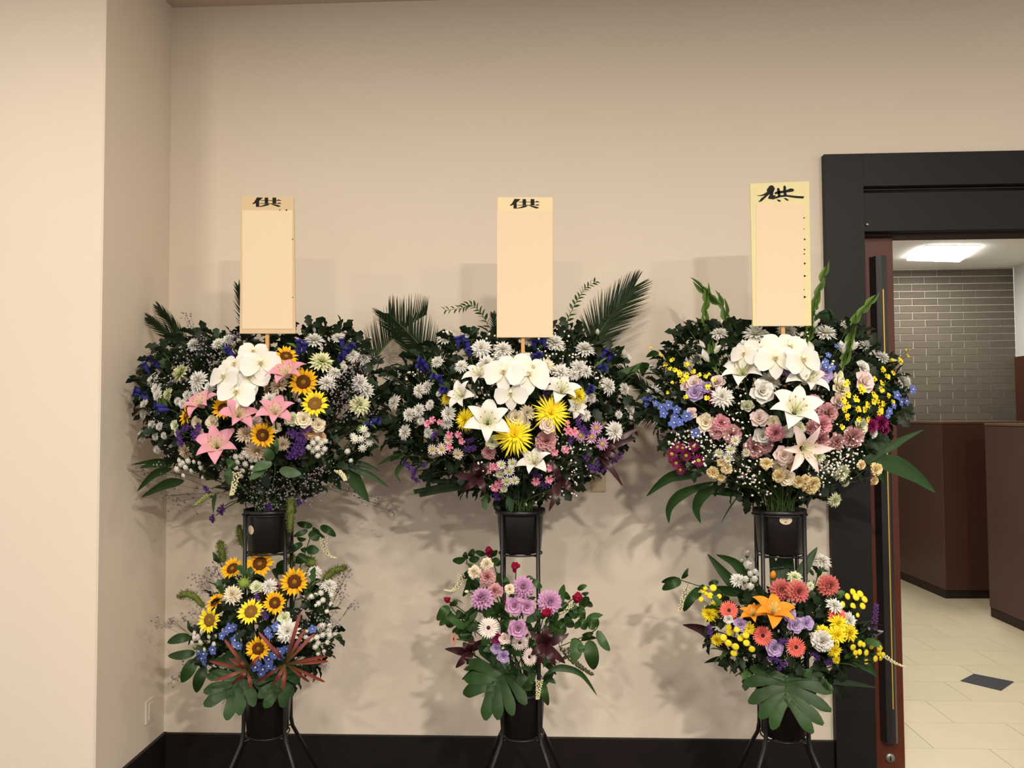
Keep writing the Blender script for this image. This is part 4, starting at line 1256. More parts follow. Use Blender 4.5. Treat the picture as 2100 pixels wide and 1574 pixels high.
for a, b, c, d in ((535, 747, 84, .35), (461, 774, 78, -.45), (512, 776, 84, .1), (486, 806, 82, 0.0), (483, 748, 70, -.35), (520, 722, 62, .1)):
    flower('orchid', 'white', 'UL', a, b, c, d, .25, -.05 if b > 730 else -.02, spin=PI + RND.uniform(-.25, .25))
many('sunflower', 'gold', 'UL', 'X', '587,731,54,.5,.9,-.02; 622,783,62,.35,.1,-.04; 538,892,56,.75,.1,-.04; 460,838,54,.2,.5,-.02; 383,852,44,-.9,.3,-.02')
many('sunflower', 'lemon', 'UL', 'X', '646,828,60,.1,.35,-.04')
many('lily', 'pink', 'UL', 'X', '418,836,74,-.4,1.3,-.04; 488,856,76,.7,.9,-.05; 565,852,76,.3,1.0,-.06; 446,918,84,.2,.6,-.06; 590,775,78,-.1,1.3,-.05')
many('mum', 'palegreen', 'UL', 'X', '660,741,46,.55,1.0,-.01; 738,830,42,.5,.3,-.01; 370,764,42,-1.3,.9; 345,808,28,-1.2,.3', noun='large pale green chrysanthemum')
many('mum', 'white', 'UL', 'X', '553,820,30,.2,.2,-.03', noun='round white chrysanthemum')
many('mum', 'beige', 'UL', 'X', '505,890,40,.2,1.2,-.02; 571,791,42,-.6,1.0; 528,922,52,.2,-.9,-.02; 580,910,30,.2,-.5; 380,925,36,-1,-.8', noun='beige fringed chrysanthemum')
many('lisianthus', 'cream', 'UL', 'X', '623,860,38,.2,.1,-.03; 653,871,32,.3,0,-.03; 637,850,30,.2,.6; 437,866,32,-.1,.2,-.01; 406,866,30; 567,877,24; 545,838,24', noun='cream ruffled lisianthus')
many('lisianthus', 'greenwhite', 'UL', 'X', '598,860,32,.2,.2,-.02; 361,872,26,-.6,0; 366,887,20', noun='pale green lisianthus')
many('carnation', 'palepink', 'UL', 'X', '524,868,32,-.1,.1,-.02; 410,888,22', noun='pale pink carnation')
many('carnation', 'peach', 'UL', 'X', '637,885,32,.3,-.3,-.01; 656,895,24', noun='peach carnation')
many('mum', 'white', 'UL', 'A1', '750,900,18; 1150,850,30; 1450,700,12; 1440,840,26; 1560,790,24; 1200,1280,40; 1190,1390,28; 1340,1370,26; 650,1290,26; 700,1380,24; 1070,1460,22; 1230,1480,24; 960,1530,18; 1020,1560,20; 720,1460,24; 690,1230,17', leaves=3)
many('mum', 'white', 'UL', 'A3', '560,170,22; 545,290,18; 530,550,24; 650,410,22; 740,430,18; 600,510,16; 690,550,18; 795,540,16; 710,710,18', leaves=2)
many('mum', 'white', 'UL', 'A2', '610,800,40,.2,1.6; 890,770,26,.3,1.4; 1070,980,26; 1200,1010,32; 850,1190,28,.6,1.2; 760,1310,36,.3,.9; 1160,1310,36; 1240,1400,32; 970,1120,14', leaves=3)
many('bud', 'white', 'UL', 'A2', '880,660,12,.2,1.5; 610,680,12,0,1.5; 1280,790,13,.5,1.2; 430,1520,14,.2,.6')
for d in ('975,840,13;1080,845,14;990,880,15;1050,920,14;945,945,16;1120,965,12;1230,925,12;1025,1020,12;1150,855,10;1215,870,10;1020,868,14;1255,1045,8',
          '1755,750,15;1650,795,14;1720,790,16;1800,780,15;1670,860,14;1835,835,12;1890,835,12;1765,880,14;1640,890,13;1735,960,12;1850,925,11;1860,995,11;1715,1025,11;1650,925,12'):
    spray('feverfew_spray', 'cluster of small white button daisies', 'button', 'white', 'UL', 'A3', d, 14, -.03)
spray('feverfew_spray', 'cluster of small white button daisies', 'button', 'white', 'UL', 'A4', '885,580,13;830,625,14;920,630,15;975,605,12;780,680,13;880,690,14;965,700,13;830,720,13;885,780,12;940,750,9', 14, -.03)
spray('feverfew_spray', 'cluster of small white button daisies', 'button', 'white', 'UL', 'A4', '1330,585,19;1400,585,18;1435,470,19;1495,625,18;1420,690,19;1475,540,17;1240,730,13;1280,840,10;1305,545,14', 17, -.03)
many('statice', 'purple', 'UL', 'A3', '1080,460,26,-.5,.4;1190,500,34,-.2,.2;1000,560,34,-.6,-.1;1330,1200,28,-.4,-.6;1500,1410,32,-.4,-.8;1390,1520,26,-.6,-.8', -.02)
many('statice', 'purple', 'UL', 'A4', '620,530,34;660,630,32;730,470,24;620,740,38;300,1390,24,0,-.6;650,1330,24,.3,-.6', -.03)
gentian('UL', 313, 742, -.7, .7); gentian('UL', 289, 802, -.9, .5, ((0, 0), (-3, 10), (12, 14))); gentian('UL', 614, 714, .1, 1, ((0, -4), (-6, 16), (10, 2))); gentian('UL', 706, 716, .3, .9, ((-4, -8), (12, 0), (-10, 24), (0, 10)))
gentian('UL', 469, 724, 0, 1, ((0, 0), (7, 5))); gentian('UL', 752, 868, .9, .1, ((0, 0), (14, -6))); gentian('UL', 331, 832, -.9, .2, ((0, 0), (5, 8)))
limon('UL', [(378, 650), (390, 668), (408, 690)], per=11, spread=14, dy=.04)
limon('UL', [(380, 735), (432, 728), (445, 745)], per=42, spread=26)
limon('UL', [(470, 698), (482, 690), (415, 705)], per=28, spread=20)
limon('UL', [(395, 778), (360, 772), (335, 790)], per=25, spread=22)
limon('UL', [(718, 782), (735, 762), (748, 740), (705, 775)], per=38, spread=26)
limon('UL', [(720, 815), (700, 845), (690, 805), (752, 850)], per=42, spread=26)
limon('UL', [(545, 985), (580, 995), (520, 960), (470, 950)], per=49, spread=34)
limon('UL', [(530, 1020), (560, 1035), (600, 1015), (640, 1010)], per=42, spread=30)
limon('UL', [(520, 1070), (545, 1075), (580, 1060)], per=15, spread=16, dy=.02)
limon('UL', [(700, 990), (668, 960), (640, 980)], per=28, spread=24)
limon('UL', [(225, 945), (213, 960), (258, 935), (300, 955)], per=12, spread=18, base=(380, 975))
limon('UL', [(345, 1015), (360, 1030), (395, 1040), (310, 985)], per=15, spread=22, base=(450, 1010))
limon('UL', [(800, 1040), (770, 1020), (735, 1010), (812, 1052)], per=11, spread=14, base=(640, 990))
limon('UL', [(318, 860), (340, 925), (330, 960)], per=15, spread=20)
for ps, w_, rl in (([(930, 860), (700, 840), (400, 890)], 12, .5), ([(900, 930), (680, 1000), (470, 1210)], 17, .4), ([(1040, 1080), (820, 1120), (520, 1280)], 22, .3), ([(900, 900), (700, 880), (500, 930)], 16, .4)):
    leafpx('long_leaf', 'long green leaf', 'UL', 'A3', ps, w_, [-.38, -.36], M_leafG, rollang=rl)
for ps, w_, rl in (([(1180, 880), (1420, 890), (1640, 970)], 15, .3), ([(1250, 930), (1500, 1010), (1740, 1165)], 15, .3), ([(1180, 880), (1330, 1080), (1500, 1340)], 32, .2), ([(1240, 830), (1400, 760), (1600, 658)], 22, .4), ([(960, 1040), (1080, 1070), (1165, 1195)], 20, .3), ([(760, 1180), (870, 1170), (960, 1190)], 20, .3), ([(1060, 930), (1200, 1020), (1420, 1190)], 22, .3)):
    leafpx('long_leaf', 'long green leaf', 'UL', 'A4', ps, w_, [-.40, -.36], M_leafG, rollang=rl)
branch('glossy_branch', 'glossy leafy branch with oval leaves', 'UL', 'A4', [(330, 1230), (370, 1000), (370, 880)], [(350, 720, 290, 640, 12), (385, 760, 390, 570, 14), (345, 830, 265, 690, 20), (340, 870, 100, 960, 22), (430, 940, 690, 1000, 22), (300, 870, 60, 1060, 18)], -.60, M_leafM)
branch('glossy_branch', 'glossy leafy branch with cream raceme', 'UL', 'A3', [(1800, 1250), (1690, 1100), (1640, 980)], [(1560, 1120, 1560, 920, 24), (1640, 920, 1540, 820, 16)], -.58, M_leafM, raceme=[(1660, 980), (1640, 1120), (1605, 1250)], beads=(8, 2.2, M_bead))
raceme('cream_raceme', 'cream hanging raceme', 'UL', 'A4', [(1120, 960), (1180, 1010), (1215, 1075)], -.52, 7, 2, M_bead)
raceme('cream_raceme', 'pale green raceme pointing left', 'UL', 'A3', [(1340, 1240), (1260, 1300), (1175, 1370)], -.46, 6, 2, M_beadg)
leafpx('twisted_leaf', 'narrow twisted green leaf', 'UL', 'A3', [(1420, 1230), (1390, 1320), (1385, 1475)], 9, [-.46, -.44], M_leafM)
foxtail('UL', 'A4', [(560, 1290), (565, 1420), (555, 1680)], -.50, 17)

# ================================================================== MIDDLE STAND, UPPER BOUQUET
PUC = [(800, 770), (850, 735), (920, 697), (1000, 682), (1080, 690), (1150, 672), (1200, 690), (1250, 722), (1290, 760), (1305, 830), (1290, 890), (1250, 940), (1190, 990), (1120, 1032), (1010, 1032), (930, 995), (850, 950), (805, 905), (785, 840)]
filler('UC', PUC, 1700, 28, label="dense dark green foliage filling the middle stand's upper bouquet")
edge_sprigs('UC', PUC, [0, .5, 1, 1.5, 2, 2.6, 5.2, 5.8, 6.4, 7, 7.5, 8.2, 9, 9.6, 10.4, 11.3, 15.5, 16.3, 17, 17.6, 18.4])
palm('arching palm frond leaning left', 'UC', [(925, 800), (884, 736), (845, 690), (797, 642)], [-.24, -.2, -.17, -.15], 76, 46, angs=(50, 40), sides=(1, -1), up=(.05, 0, .45))
palm('tall palm frond standing up right', 'UC', [(1205, 745), (1225, 690), (1262, 635), (1299, 590)], [-.26, -.22, -.18, -.15], 84, 64, angs=(44, 12))
palm('small palm frond behind the name board', 'UC', [(1040, 720), (1020, 680), (1012, 645)], [-.2, -.18, -.16], 22, 16, angs=(30, 20))
for a, b, c, d, e in ((1034, 765, 86, -.25, .2), (1083, 770, 92, .3, .25), (1048, 808, 70, -.1, -.1), (1055, 747, 74, -.05, .5), (1092, 755, 70, .45, .5)):
    flower('orchid', 'white', 'UC', a, b, c, d, e, -.10 if b > 750 else -.06, spin=PI + RND.uniform(-.25, .25))
many('lily', 'white', 'UC', 'X', '985,774,66,-.3,1.1,.0; 1150,808,74,.2,1.0,-.03; 1000,868,92,.1,.4,-.07; 950,814,62,-.6,.5,-.02; 1098,953,70,-.3,1.0,-.05; 1178,838,44,.5,.3')
many('spider', 'yellow', 'UC', 'X', '1055,893,84,.05,.25,-.05; 1130,848,78,.1,.3,-.04; 955,860,50,-.8,.1; 918,815,34,-1,.5; 1186,812,44,.9,.4')
many('mum', 'white', 'UC', 'B1', '1020,770,38,-.2,1.5; 1440,900,40,0,.3; 1700,910,38,.1,.9; 1670,980,24; 1270,740,14; 910,1060,28; 290,1190,28,-1.3,.9; 410,1250,30,-1.2,.2; 700,1400,30; 790,1360,28; 400,1540,32,-1.2,.6; 830,1560,17; 1500,1070,34; 1200,1110,28; 930,1440,12; 2010,810,24; 1990,1000,20', leaves=3)
many('mum', 'white', 'UC', 'B3', '460,290,30;580,240,28;600,365,17;410,500,32,-1,.3;700,185,18;930,280,32;910,390,26;690,510,22', leaves=2)
many('mum', 'white', 'UC', 'B2', '570,830,40;930,905,40,.2,1.5;1390,1010,40,1.4,.6;640,1180,38;860,1140,38;940,1170,28;800,1210,24;1210,1350,36,1.1,.5;1400,1380,26,1.2,.2;1010,1490,21;910,1490,22', leaves=3)
many('mum', 'white', 'UC', 'B4', '1060,170,28;1060,230,30;1170,300,24;1520,490,40,.6,.1,-.02;1690,230,30,1.2,.1;1570,290,17;1720,350,17', leaves=2)
many('bud', 'white', 'UC', 'B2', '1080,700,14,0,1.2;740,650,12,.2,1.2')
many('mum', 'cream', 'UC', 'X', '1120,750,34,.2,.5; 1081,846,32,.1,.2', noun='cream chrysanthemum')
many('lisianthus', 'cream', 'UC', 'X', '1058,856,38,0,.1,-.02;1077,870,24', noun='cream ruffled lisianthus')
many('lisianthus', 'greenwhite', 'UC', 'X', '1010,906,30,0,0,-.02', noun='greenish white lisianthus')
many('lisianthus', 'palepink', 'UC', 'X', '1123,872,36,.1,.1,-.06')
many('carnation', 'dusty', 'UC', 'X', '1120,903,46,.2,0,-.02;1003,927,30,-.1,-.2', noun='dusty pink carnation')
spray('dianthus_spray', 'spray of small bright pink dianthus', 'pink', 'hotpink', 'UC', 'B4', '630,895,19;740,930,18;575,1090,19;735,1060,19', 18, -.06)
spray('dianthus_spray', 'spray of small bright pink dianthus', 'pink', 'hotpink', 'UC', 'B4', '20,945,20;100,910,20;90,1160,20;140,1100,19;60,910,16', 18, -.04)
spray('dianthus_spray', 'spray of small bright pink dianthus', 'pink', 'hotpink', 'UC', 'B4', '960,480,20;1030,500,20;930,710,17;800,740,17;950,385,12', 18, -.03)
spray('dianthus_spray', 'spray of small bright pink dianthus', 'pink', 'hotpink', 'UC', 'B3', '680,400,17;740,355,15;825,380,13;945,535,17;1050,530,16;1090,610,15;945,680,17', 16, -.03)
spray('pink_daisy_spray', 'spray of pale pink daisies', 'daisy', 'palepink', 'UC', 'B3', '850,700,26;740,710,24;1045,760,25;930,590,23', 22, -.02)
spray('pink_daisy_spray', 'spray of mauve daisies', 'daisy', 'mauve', 'UC', 'B4', '1110,540,27;1240,560,28;1300,450,28;1370,640,28', 24, -.02)
spray('white_daisy_spray', 'spray of white daisies with green eyes', 'daisy', 'white', 'UC', 'B4', '255,965,24;150,1000,21;230,1085,24;325,1075,21;195,1180,17;295,870,22;165,890,20', 20, -.06)
many('statice', 'purple', 'UC', 'B3', '455,900,26;540,970,24;545,1060,22;650,890,17;1190,690,26;1180,600,20;770,540,22;1510,1240,26', -.02)
many('statice', 'purple', 'UC', 'B4', '1520,810,32;1260,930,28;1310,865,17;1390,940,18;1070,370,24;1150,470,28;1000,580,24;660,1120,28;580,1000,24;690,80,24;1170,800,18', -.02)
for x, y, dx, dz, bl in ((951, 700, -.2, 1, ((0, 0), (-12, 4), (9, 10))), (869, 742, -.6, .8, ((0, 0), (6, 10), (-4, 14))), (896, 776, -.4, .5, ((0, 0), (8, 6))), (962, 727, -.2, .6, ((0, 0),)), (912, 803, -.5, .3, ((0, 0), (8, 4))), (1107, 700, .2, 1, ((0, 0), (-12, 8), (9, 2))), (1103, 734, .1, .8, ((0, 0), (-8, 5))), (1239, 728, .6, .8, ((0, 0), (10, 8), (-8, 16))), (1229, 752, .7, .3, ((0, 0), (5, 8))), (1207, 800, .5, .3, ((0, 0), (-5, 6)))):
    gentian('UC', x, y, dx, dz, bl, 25)
gyp('UC', [(1110, 715), (1125, 740), (1145, 690), (1160, 720)], per=12, spread=26)
gyp('UC', [(1175, 740), (1200, 740), (1230, 770), (1150, 775)], per=13, spread=26)
gyp('UC', [(1160, 900), (1190, 915), (1170, 930), (1200, 900)], per=12, spread=26)
gyp('UC', [(1150, 960), (1190, 970), (1170, 1000), (1110, 1010)], per=12, spread=26)
gyp('UC', [(1010, 960), (990, 945), (1005, 980)], per=8, spread=22, dy=-.03)
gyp('UC', [(1010, 700), (1005, 735), (950, 795), (985, 815)], per=9, spread=24)
gyp('UC', [(850, 770), (870, 790), (1000, 830)], per=9, spread=24)
def small_sprig(noun, bq, pts, Y):
    path = curve_px(bq, pts, [Y] * len(pts)); off = path[0]; root = empty('arching_twig', off)
    MB().tube([a - off for a in path], [.0014 * (1 - .5 * i / (len(path) - 1)) for i in range(len(path))], 5).build('stem', M_stem, root, True)
    n = len(path) - 1
    for k in range(34):
        t = k / 33; i = min(n - 1, int(t * n)); p = path[i].lerp(path[i + 1], t * n - i)
        tan = (path[i + 1] - path[i]).normalized(); side = tan.cross(Vector((0, -1, 0))).normalized() * (1 if k % 2 else -1)
        d = (tan * .75 + side * .8 + Vector((0, RND.uniform(-.5, .5), 0))).normalized()
        lm = Matrix.Translation(p - off) @ d.to_track_quat('X', 'Z').to_matrix().to_4x4() @ Matrix.Rotation(RND.uniform(-1, 1), 4, 'X') @ Matrix.Scale(px2m(19 - 7 * t, p), 4)
        link('leaf', leaf_mesh('lance'), root, lm)
    reg(root, noun, bq, *pts[-1], 'twig')
small_sprig('arching twig with tiny leaves bending left', 'UC', [(1030, 710), (1002, 668), (985, 640), (965, 625), (945, 632), (913, 636)], -.27)
small_sprig('upright twig with tiny leaves', 'UC', [(1145, 720), (1158, 672), (1172, 638), (1187, 610), (1200, 592), (1220, 578)], -.27)
for ps, w_ in (([(945, 965), (859, 978)], 9), ([(945, 985), (884, 986)], 9), ([(985, 985), (915, 995), (849, 1008)], 10), ([(980, 995), (910, 1004), (860, 1014)], 11), ([(850, 905), (820, 903), (790, 906)], 10)):
    leafpx('cut_leaf', 'cut-ended strap leaf', 'UC', 'X', ps, w_, [-.44, -.40], M_leafD, cut=True, rollang=.2)
leafpx('long_leaf', 'long green leaf', 'UC', 'B3', [(480, 800), (280, 795), (90, 888)], 13, [-.4, -.36], M_leafM)
leafpx('long_leaf', 'curling dark green leaf', 'UC', 'B3', [(480, 860), (370, 900), (310, 990), (358, 1098)], 11, [-.4, -.36], M_leafM)
leafpx('long_leaf', 'long green leaf', 'UC', 'B2', [(1250, 1230), (1480, 1170), (1630, 1060)], 20, [-.36, -.30], M_leafM)
leafpx('long_leaf', 'long green leaf', 'UC', 'X', [(1040, 1020), (1046, 1035), (1048, 1050)], 17, [-.52, -.52], M_leafG)
leafpx('long_leaf', 'long green leaf', 'UC', 'X', [(1000, 1010), (993, 1028), (996, 1044)], 16, [-.48, -.48], M_leafM, prof=prof_mum)
strap_rosette('maroon_foliage', 'dark maroon leaf rosette', 'UC', 'B3', 1290, 1040, [(990, 1010), (1090, 1210), (1370, 1230), (1420, 850), (1240, 860), (1200, 950)], -.56, 17, M_maroon, prof_lance)
strap_rosette('maroon_foliage', 'dark maroon leaf rosette', 'UC', 'B4', 880, 1090, [(1040, 1222), (730, 1450), (800, 950), (760, 830), (1010, 1120), (690, 1290)], -.54, 14, M_maroon, prof_lance)
strap_rosette('maroon_foliage', 'dark maroon leaf rosette', 'UC', 'B4', 1320, 760, [(1840, 440), (1785, 572), (1655, 635), (1620, 1150), (1600, 820), (1430, 560)], -.44, 15, M_maroon, prof_lance, 4)

# ================================================================== RIGHT STAND, UPPER BOUQUET
PUR = [(1345, 770), (1385, 695), (1430, 668), (1500, 672), (1570, 668), (1640, 668), (1720, 660), (1780, 700), (1825, 745), (1850, 790), (1845, 850), (1800, 900), (1770, 960), (1700, 1000), (1640, 1032), (1545, 1032), (1460, 985), (1390, 935), (1350, 880), (1335, 830)]
filler('UR', PUR, 1800, 28, label="dense dark green foliage filling the right stand's upper bouquet")
edge_sprigs('UR', PUR, [0, .4, .8, 1.2, 1.6, 2, 2.5, 3.2, 5.8, 6.3, 6.8, 7.3, 8, 8.6, 9.4, 10.3, 16.4, 17.5, 18.4, 19.3])
palm('palm frond pointing left', 'UR', [(1345, 815), (1320, 795), (1285, 768), (1244, 752)], [-.3, -.26, -.22, -.2], 34, 30, angs=(35, 15))
palm('splayed palm frond at the left edge', 'UR', [(1370, 850), (1340, 846), (1310, 842)], [-.3, -.26, -.22], 44, 16, angs=(50, 20), droop=.3)
palm('small palm frond at the right edge', 'UR', [(1825, 830), (1850, 842), (1868, 850)], [-.32, -.3, -.28], 24, 14, angs=(35, 20))
for a, b, c, d, e in ((1590, 737, 84, -.1, .15), (1560, 718, 80, -.4, .3), (1619, 714, 80, .15, .3), (1645, 740, 86, .4, .15), (1598, 704, 72, 0, .5), (1527, 727, 62, -.9, .2)):
    flower('orchid', 'white', 'UR', a, b, c, d, e, -.12 if b > 730 else -.09, spin=PI + RND.uniform(-.2, .2))
many('lily', 'white', 'UR', 'X', '1524,772,86,-.4,1.1,-.04; 1648,788,90,.3,1.1,-.05; 1628,848,106,0,.7,-.09', noun='white lily')
many('lily', 'palepink', 'UR', 'X', '1643,918,98,.15,-.1,-.10', noun='narrow-petalled pale pink lily')
many('lisianthus', 'white', 'UR', 'X', '1561,803,54,.05,.15,-.06; 1563,893,40,-.1,-.1,-.02; 1614,884,30,.1,0,-.03; 1767,754,34,.5,.5; 1789,887,24,.6,-.1', noun='white ruffled lisianthus')
many('lisianthus', 'lilac', 'UR', 'X', '1426,805,40,-.4,.1; 1445,795,32,-.4,.3; 1614,757,44,.1,.2,.02; 1685,766,46,.3,.3; 1686,782,28')
many('lisianthus', 'palepink', 'UR', 'X', '1424,786,36,-.4,.5; 1472,785,34; 1405,793,22; 1419,848,28; 1556,858,40,-.1,.2,-.02; 1606,932,44,-.05,-.1,-.06; 1769,783,50,.4,.2,-.01; 1717,821,38,.3,.1')
many('lisianthus', 'cream', 'UR', 'X', '1448,866,42,-.3,0; 1585,865,30,0,.1,-.03; 1721,795,42,.3,.5; 1614,1000,0.1', noun='cream ruffled lisianthus') if False else many('lisianthus', 'cream', 'UR', 'X', '1448,866,42,-.3,0; 1585,865,30,0,.1,-.03; 1721,795,42,.3,.5; 1597,953,34,0,-.2,-.03; 1612,978,38,.05,-.2,-.06', noun='cream ruffled lisianthus')
many('lisianthus', 'greenwhite', 'UR', 'X', '1763,874,38,.5,.1;1532,833,30,-.1,.5;1637,878,30,.1,.2,-.02', noun='greenish white lisianthus')
many('carnation', 'dusty', 'UR', 'X', '1501,891,42,-.3,0; 1548,917,46,-.2,-.2; 1568,913,34; 1698,846,42,.3,.1; 1681,901,44,.2,-.1; 1748,896,48,.4,-.1; 1715,905,36; 1661,877,30; 1469,886,28', noun='dusty pink carnation')
many('carnation', 'rose', 'UR', 'X', '1479,867,36,-.2,.1,-.01; 1590,887,38,0,0,-.04; 1669,826,34,.2,.3; 1684,871,44,.3,0,-.02', noun='rose pink carnation')
many('carnation', 'peach', 'UR', 'X', '1627,948,30,.1,-.2,-.02', noun='peach carnation')
many('mum', 'greenwhite', 'UR', 'X', '1678,935,32,.3,-.2,-.02;1726,968,38,.5,-.6,-.02;1712,1025,30,.5,-.4,-.02;1734,990,17', noun='greenish white chrysanthemum')
many('mum', 'white', 'UR', 'X', '1481,814,44,-.2,.3,-.04', noun='large cream-white chrysanthemum')
many('mum', 'magenta', 'UR', 'X', '1472,812,42,-.4,.3;1807,865,36,.6,0;1788,872,30;1815,880,24', noun='magenta chrysanthemum')
many('mum', 'white', 'UR', 'R1', '870,590,19,0,1.4;660,700,19,-.4,1.2;1140,720,34,0,1.6;540,920,42,-.8,1.3;1570,730,50,0,1.7;1950,680,40,0,1.6;320,1140,19;350,1420,34,-1.5,.4;1440,870,32,-.2,1.2;1740,1290,44,.1,.9', leaves=3)
many('mum', 'white', 'UR', 'R2', '900,615,24,.4,1.2;650,710,46,.2,1.7;1160,880,38,.6,1.2;1340,1010,32,.9,1.1;1590,1290,38,1.4,.7', leaves=3)
spray('oncidium_spray', 'spray of small yellow orchids', 'oncid', 'yellow', 'UR', 'R1', '440,990,13;500,1090,14;580,1030,14;320,900,8;350,970,9;540,1140,12;600,1150,13;580,1310,9;520,1420,9', 13, -.02, k=1.3)
spray('oncidium_spray', 'spray of small yellow orchids', 'oncid', 'yellow', 'UR', 'R1', '740,1100,14;750,1210,15;820,1180,14;670,1220,15;690,1290,15;770,1260,14;890,1220,13;660,1170,10', 14, -.03, k=1.3)
spray('oncidium_spray', 'spray of small yellow orchids', 'oncid', 'yellow', 'UR', 'R1', '1000,1370,14;1000,1490,14;730,1480,13;970,1230,12;1080,1270,10;1010,1210,8', 13, -.05, k=1.3)
spray('oncidium_spray', 'spray of small yellow orchids', 'oncid', 'yellow', 'UR', 'R2', '1440,1050,17;1550,1060,20;1340,1160,17;1390,1230,16;1470,1190,15;1620,920,8;1640,980,10;1665,910,5;1240,1270,15', 14, -.02, k=1.3)
spray('oncidium_spray', 'spray of small yellow orchids', 'oncid', 'yellow', 'UR', 'R2', '1340,1320,17;1320,1380,17;1410,1470,14;1230,1440,18;1280,1530,18;1350,1560,17;1460,1530,12;1240,1490,16', 16, -.04, k=1.3)
spray('oncidium_spray', 'spray of small yellow orchids', 'oncid', 'yellow', 'UR', 'R4', '920,330,18;1060,340,15;1170,340,16;850,430,15;1040,230,18;1130,230,18;1170,180,19;1300,270,18;1310,210,18;890,240,16', 17, -.04, k=1.3)
spray('oncidium_spray', 'spray of small yellow orchids', 'oncid', 'yellow', 'UR', 'R4', '910,170,19;860,110,19;910,50,18;1020,90,20;1090,10,20;1070,-30,17;930,-90,15;890,-70,14;830,-170,8;1230,130,16;1250,60,16', 18, -.05, k=1.3)
spray('delphinium_stem', 'blue delphinium stem', 'floret', 'blue', 'UR', 'R3', '240,90,16;310,90,16;260,160,18;380,160,14;450,200,18;535,180,22;475,280,20', 18, -.02)
spray('delphinium_stem', 'blue delphinium stem', 'floret', 'blue', 'UR', 'R3', '630,230,19;605,320,18;750,310,24;600,390,24;670,380,18;860,510,22;560,400,14', 20, -.02)
spray('delphinium_stem', 'blue delphinium stem', 'floret', 'blue', 'UR', 'R2', '800,880,16;860,890,13;690,980,14;660,1060,17;690,1140,19;735,1120,16;650,1100,14', 16, -.02)
spray('delphinium_stem', 'blue delphinium stem', 'floret', 'blue', 'UR', 'R2', '1700,1390,20;1510,1460,22;1620,1530,20;1680,1420,14;1560,1540,18;1470,1580,17;1420,1650,18;1400,1700,16', 18, -.02)
spray('magenta_daisy_spray', 'spray of magenta daisies', 'daisy', 'magenta', 'UR', 'R3', '640,680,24;570,760,26;740,780,25;830,670,24;890,840,28;620,870,24;670,950,22;580,830,22;700,690,20', 24, -.02)
spray('white_daisy_spray', 'spray of white daisies with green eyes', 'daisy', 'white', 'UR', 'R3', '1270,705,23;1135,750,21;1330,600,21;1240,810,21;1460,745,19', 20, -.04)
spray('yellow_carnation_spray', 'spray of small pale yellow carnations', 'carnation', 'buff', 'UR', 'R3', '1065,980,25;1225,930,23;1160,1040,16;1160,860,17', 20, -.04)
spray('yellow_carnation_spray', 'spray of small pale yellow carnations', 'carnation', 'buff', 'UR', 'R3', '1700,870,24;1850,1020,27;2080,1090,24;2170,1060,18;2230,1130,36;2260,1100,24', 22, -.06)
spray('yellow_carnation_spray', 'spray of small pale yellow carnations', 'carnation', 'buff', 'UR', 'R4', '1080,890,20;1255,940,27;1235,1075,19', 20, -.04)
gyp('UR', [(1510, 830), (1500, 850), (1520, 870), (1535, 815)], per=9, spread=24, dy=-.03)
gyp('UR', [(1400, 890), (1420, 905), (1440, 900), (1390, 905)], per=18, spread=24)
gyp('UR', [(1440, 930), (1470, 920), (1460, 900), (1490, 940)], per=14, spread=30, dy=-.02)
gyp('UR', [(1530, 950), (1510, 960), (1550, 970), (1520, 980), (1570, 935)], per=13, spread=32, dy=-.03)
gyp('UR', [(1700, 945), (1715, 930), (1735, 945), (1690, 965), (1720, 960), (1745, 920)], per=28, spread=30, dy=-.03)
gyp('UR', [(1500, 910), (1540, 900), (1720, 890)], per=9, spread=26, dy=-.04)
gyp('UR', [(1642, 688), (1700, 750), (1650, 690)], per=6, spread=14, dy=-.03)
gladiolus('UR', 'R1', [(1110, 1180), (1040, 880), (975, 600), (985, 270)], [-.52, -.44, -.36, -.3], [(1120, 1250, 26, .1, -1), (1080, 960, 22, .5, 1), (1010, 1060, 30, -.5, .7), (970, 890, 20, -.6, .5)])
gladiolus('UR', 'R1', [(1290, 900), (1240, 660), (1190, 420), (1090, 330), (930, 188)], [-.4, -.36, -.32, -.3, -.28], [(1280, 860, 28, .2, -1), (1190, 640, 16, -.4, 1)])
gladiolus('UR', 'R2', [(430, 860), (490, 640), (530, 400), (640, 5)], [-.5, -.46, -.42, -.38], [(460, 810, 30, .1, -1), (520, 650, 18, .3, 1), (540, 500, 14, .3, 1), (400, 700, 16, -.5, -.4)])
gladiolus('UR', 'R2', [(860, 1170), (930, 880), (1000, 600), (1190, 348)], [-.52, -.48, -.42, -.38], [(840, 1160, 30, -.1, -1), (870, 960, 28, -.2, 1), (980, 920, 22, .5, 1), (780, 1180, 22, -.3, -1)])
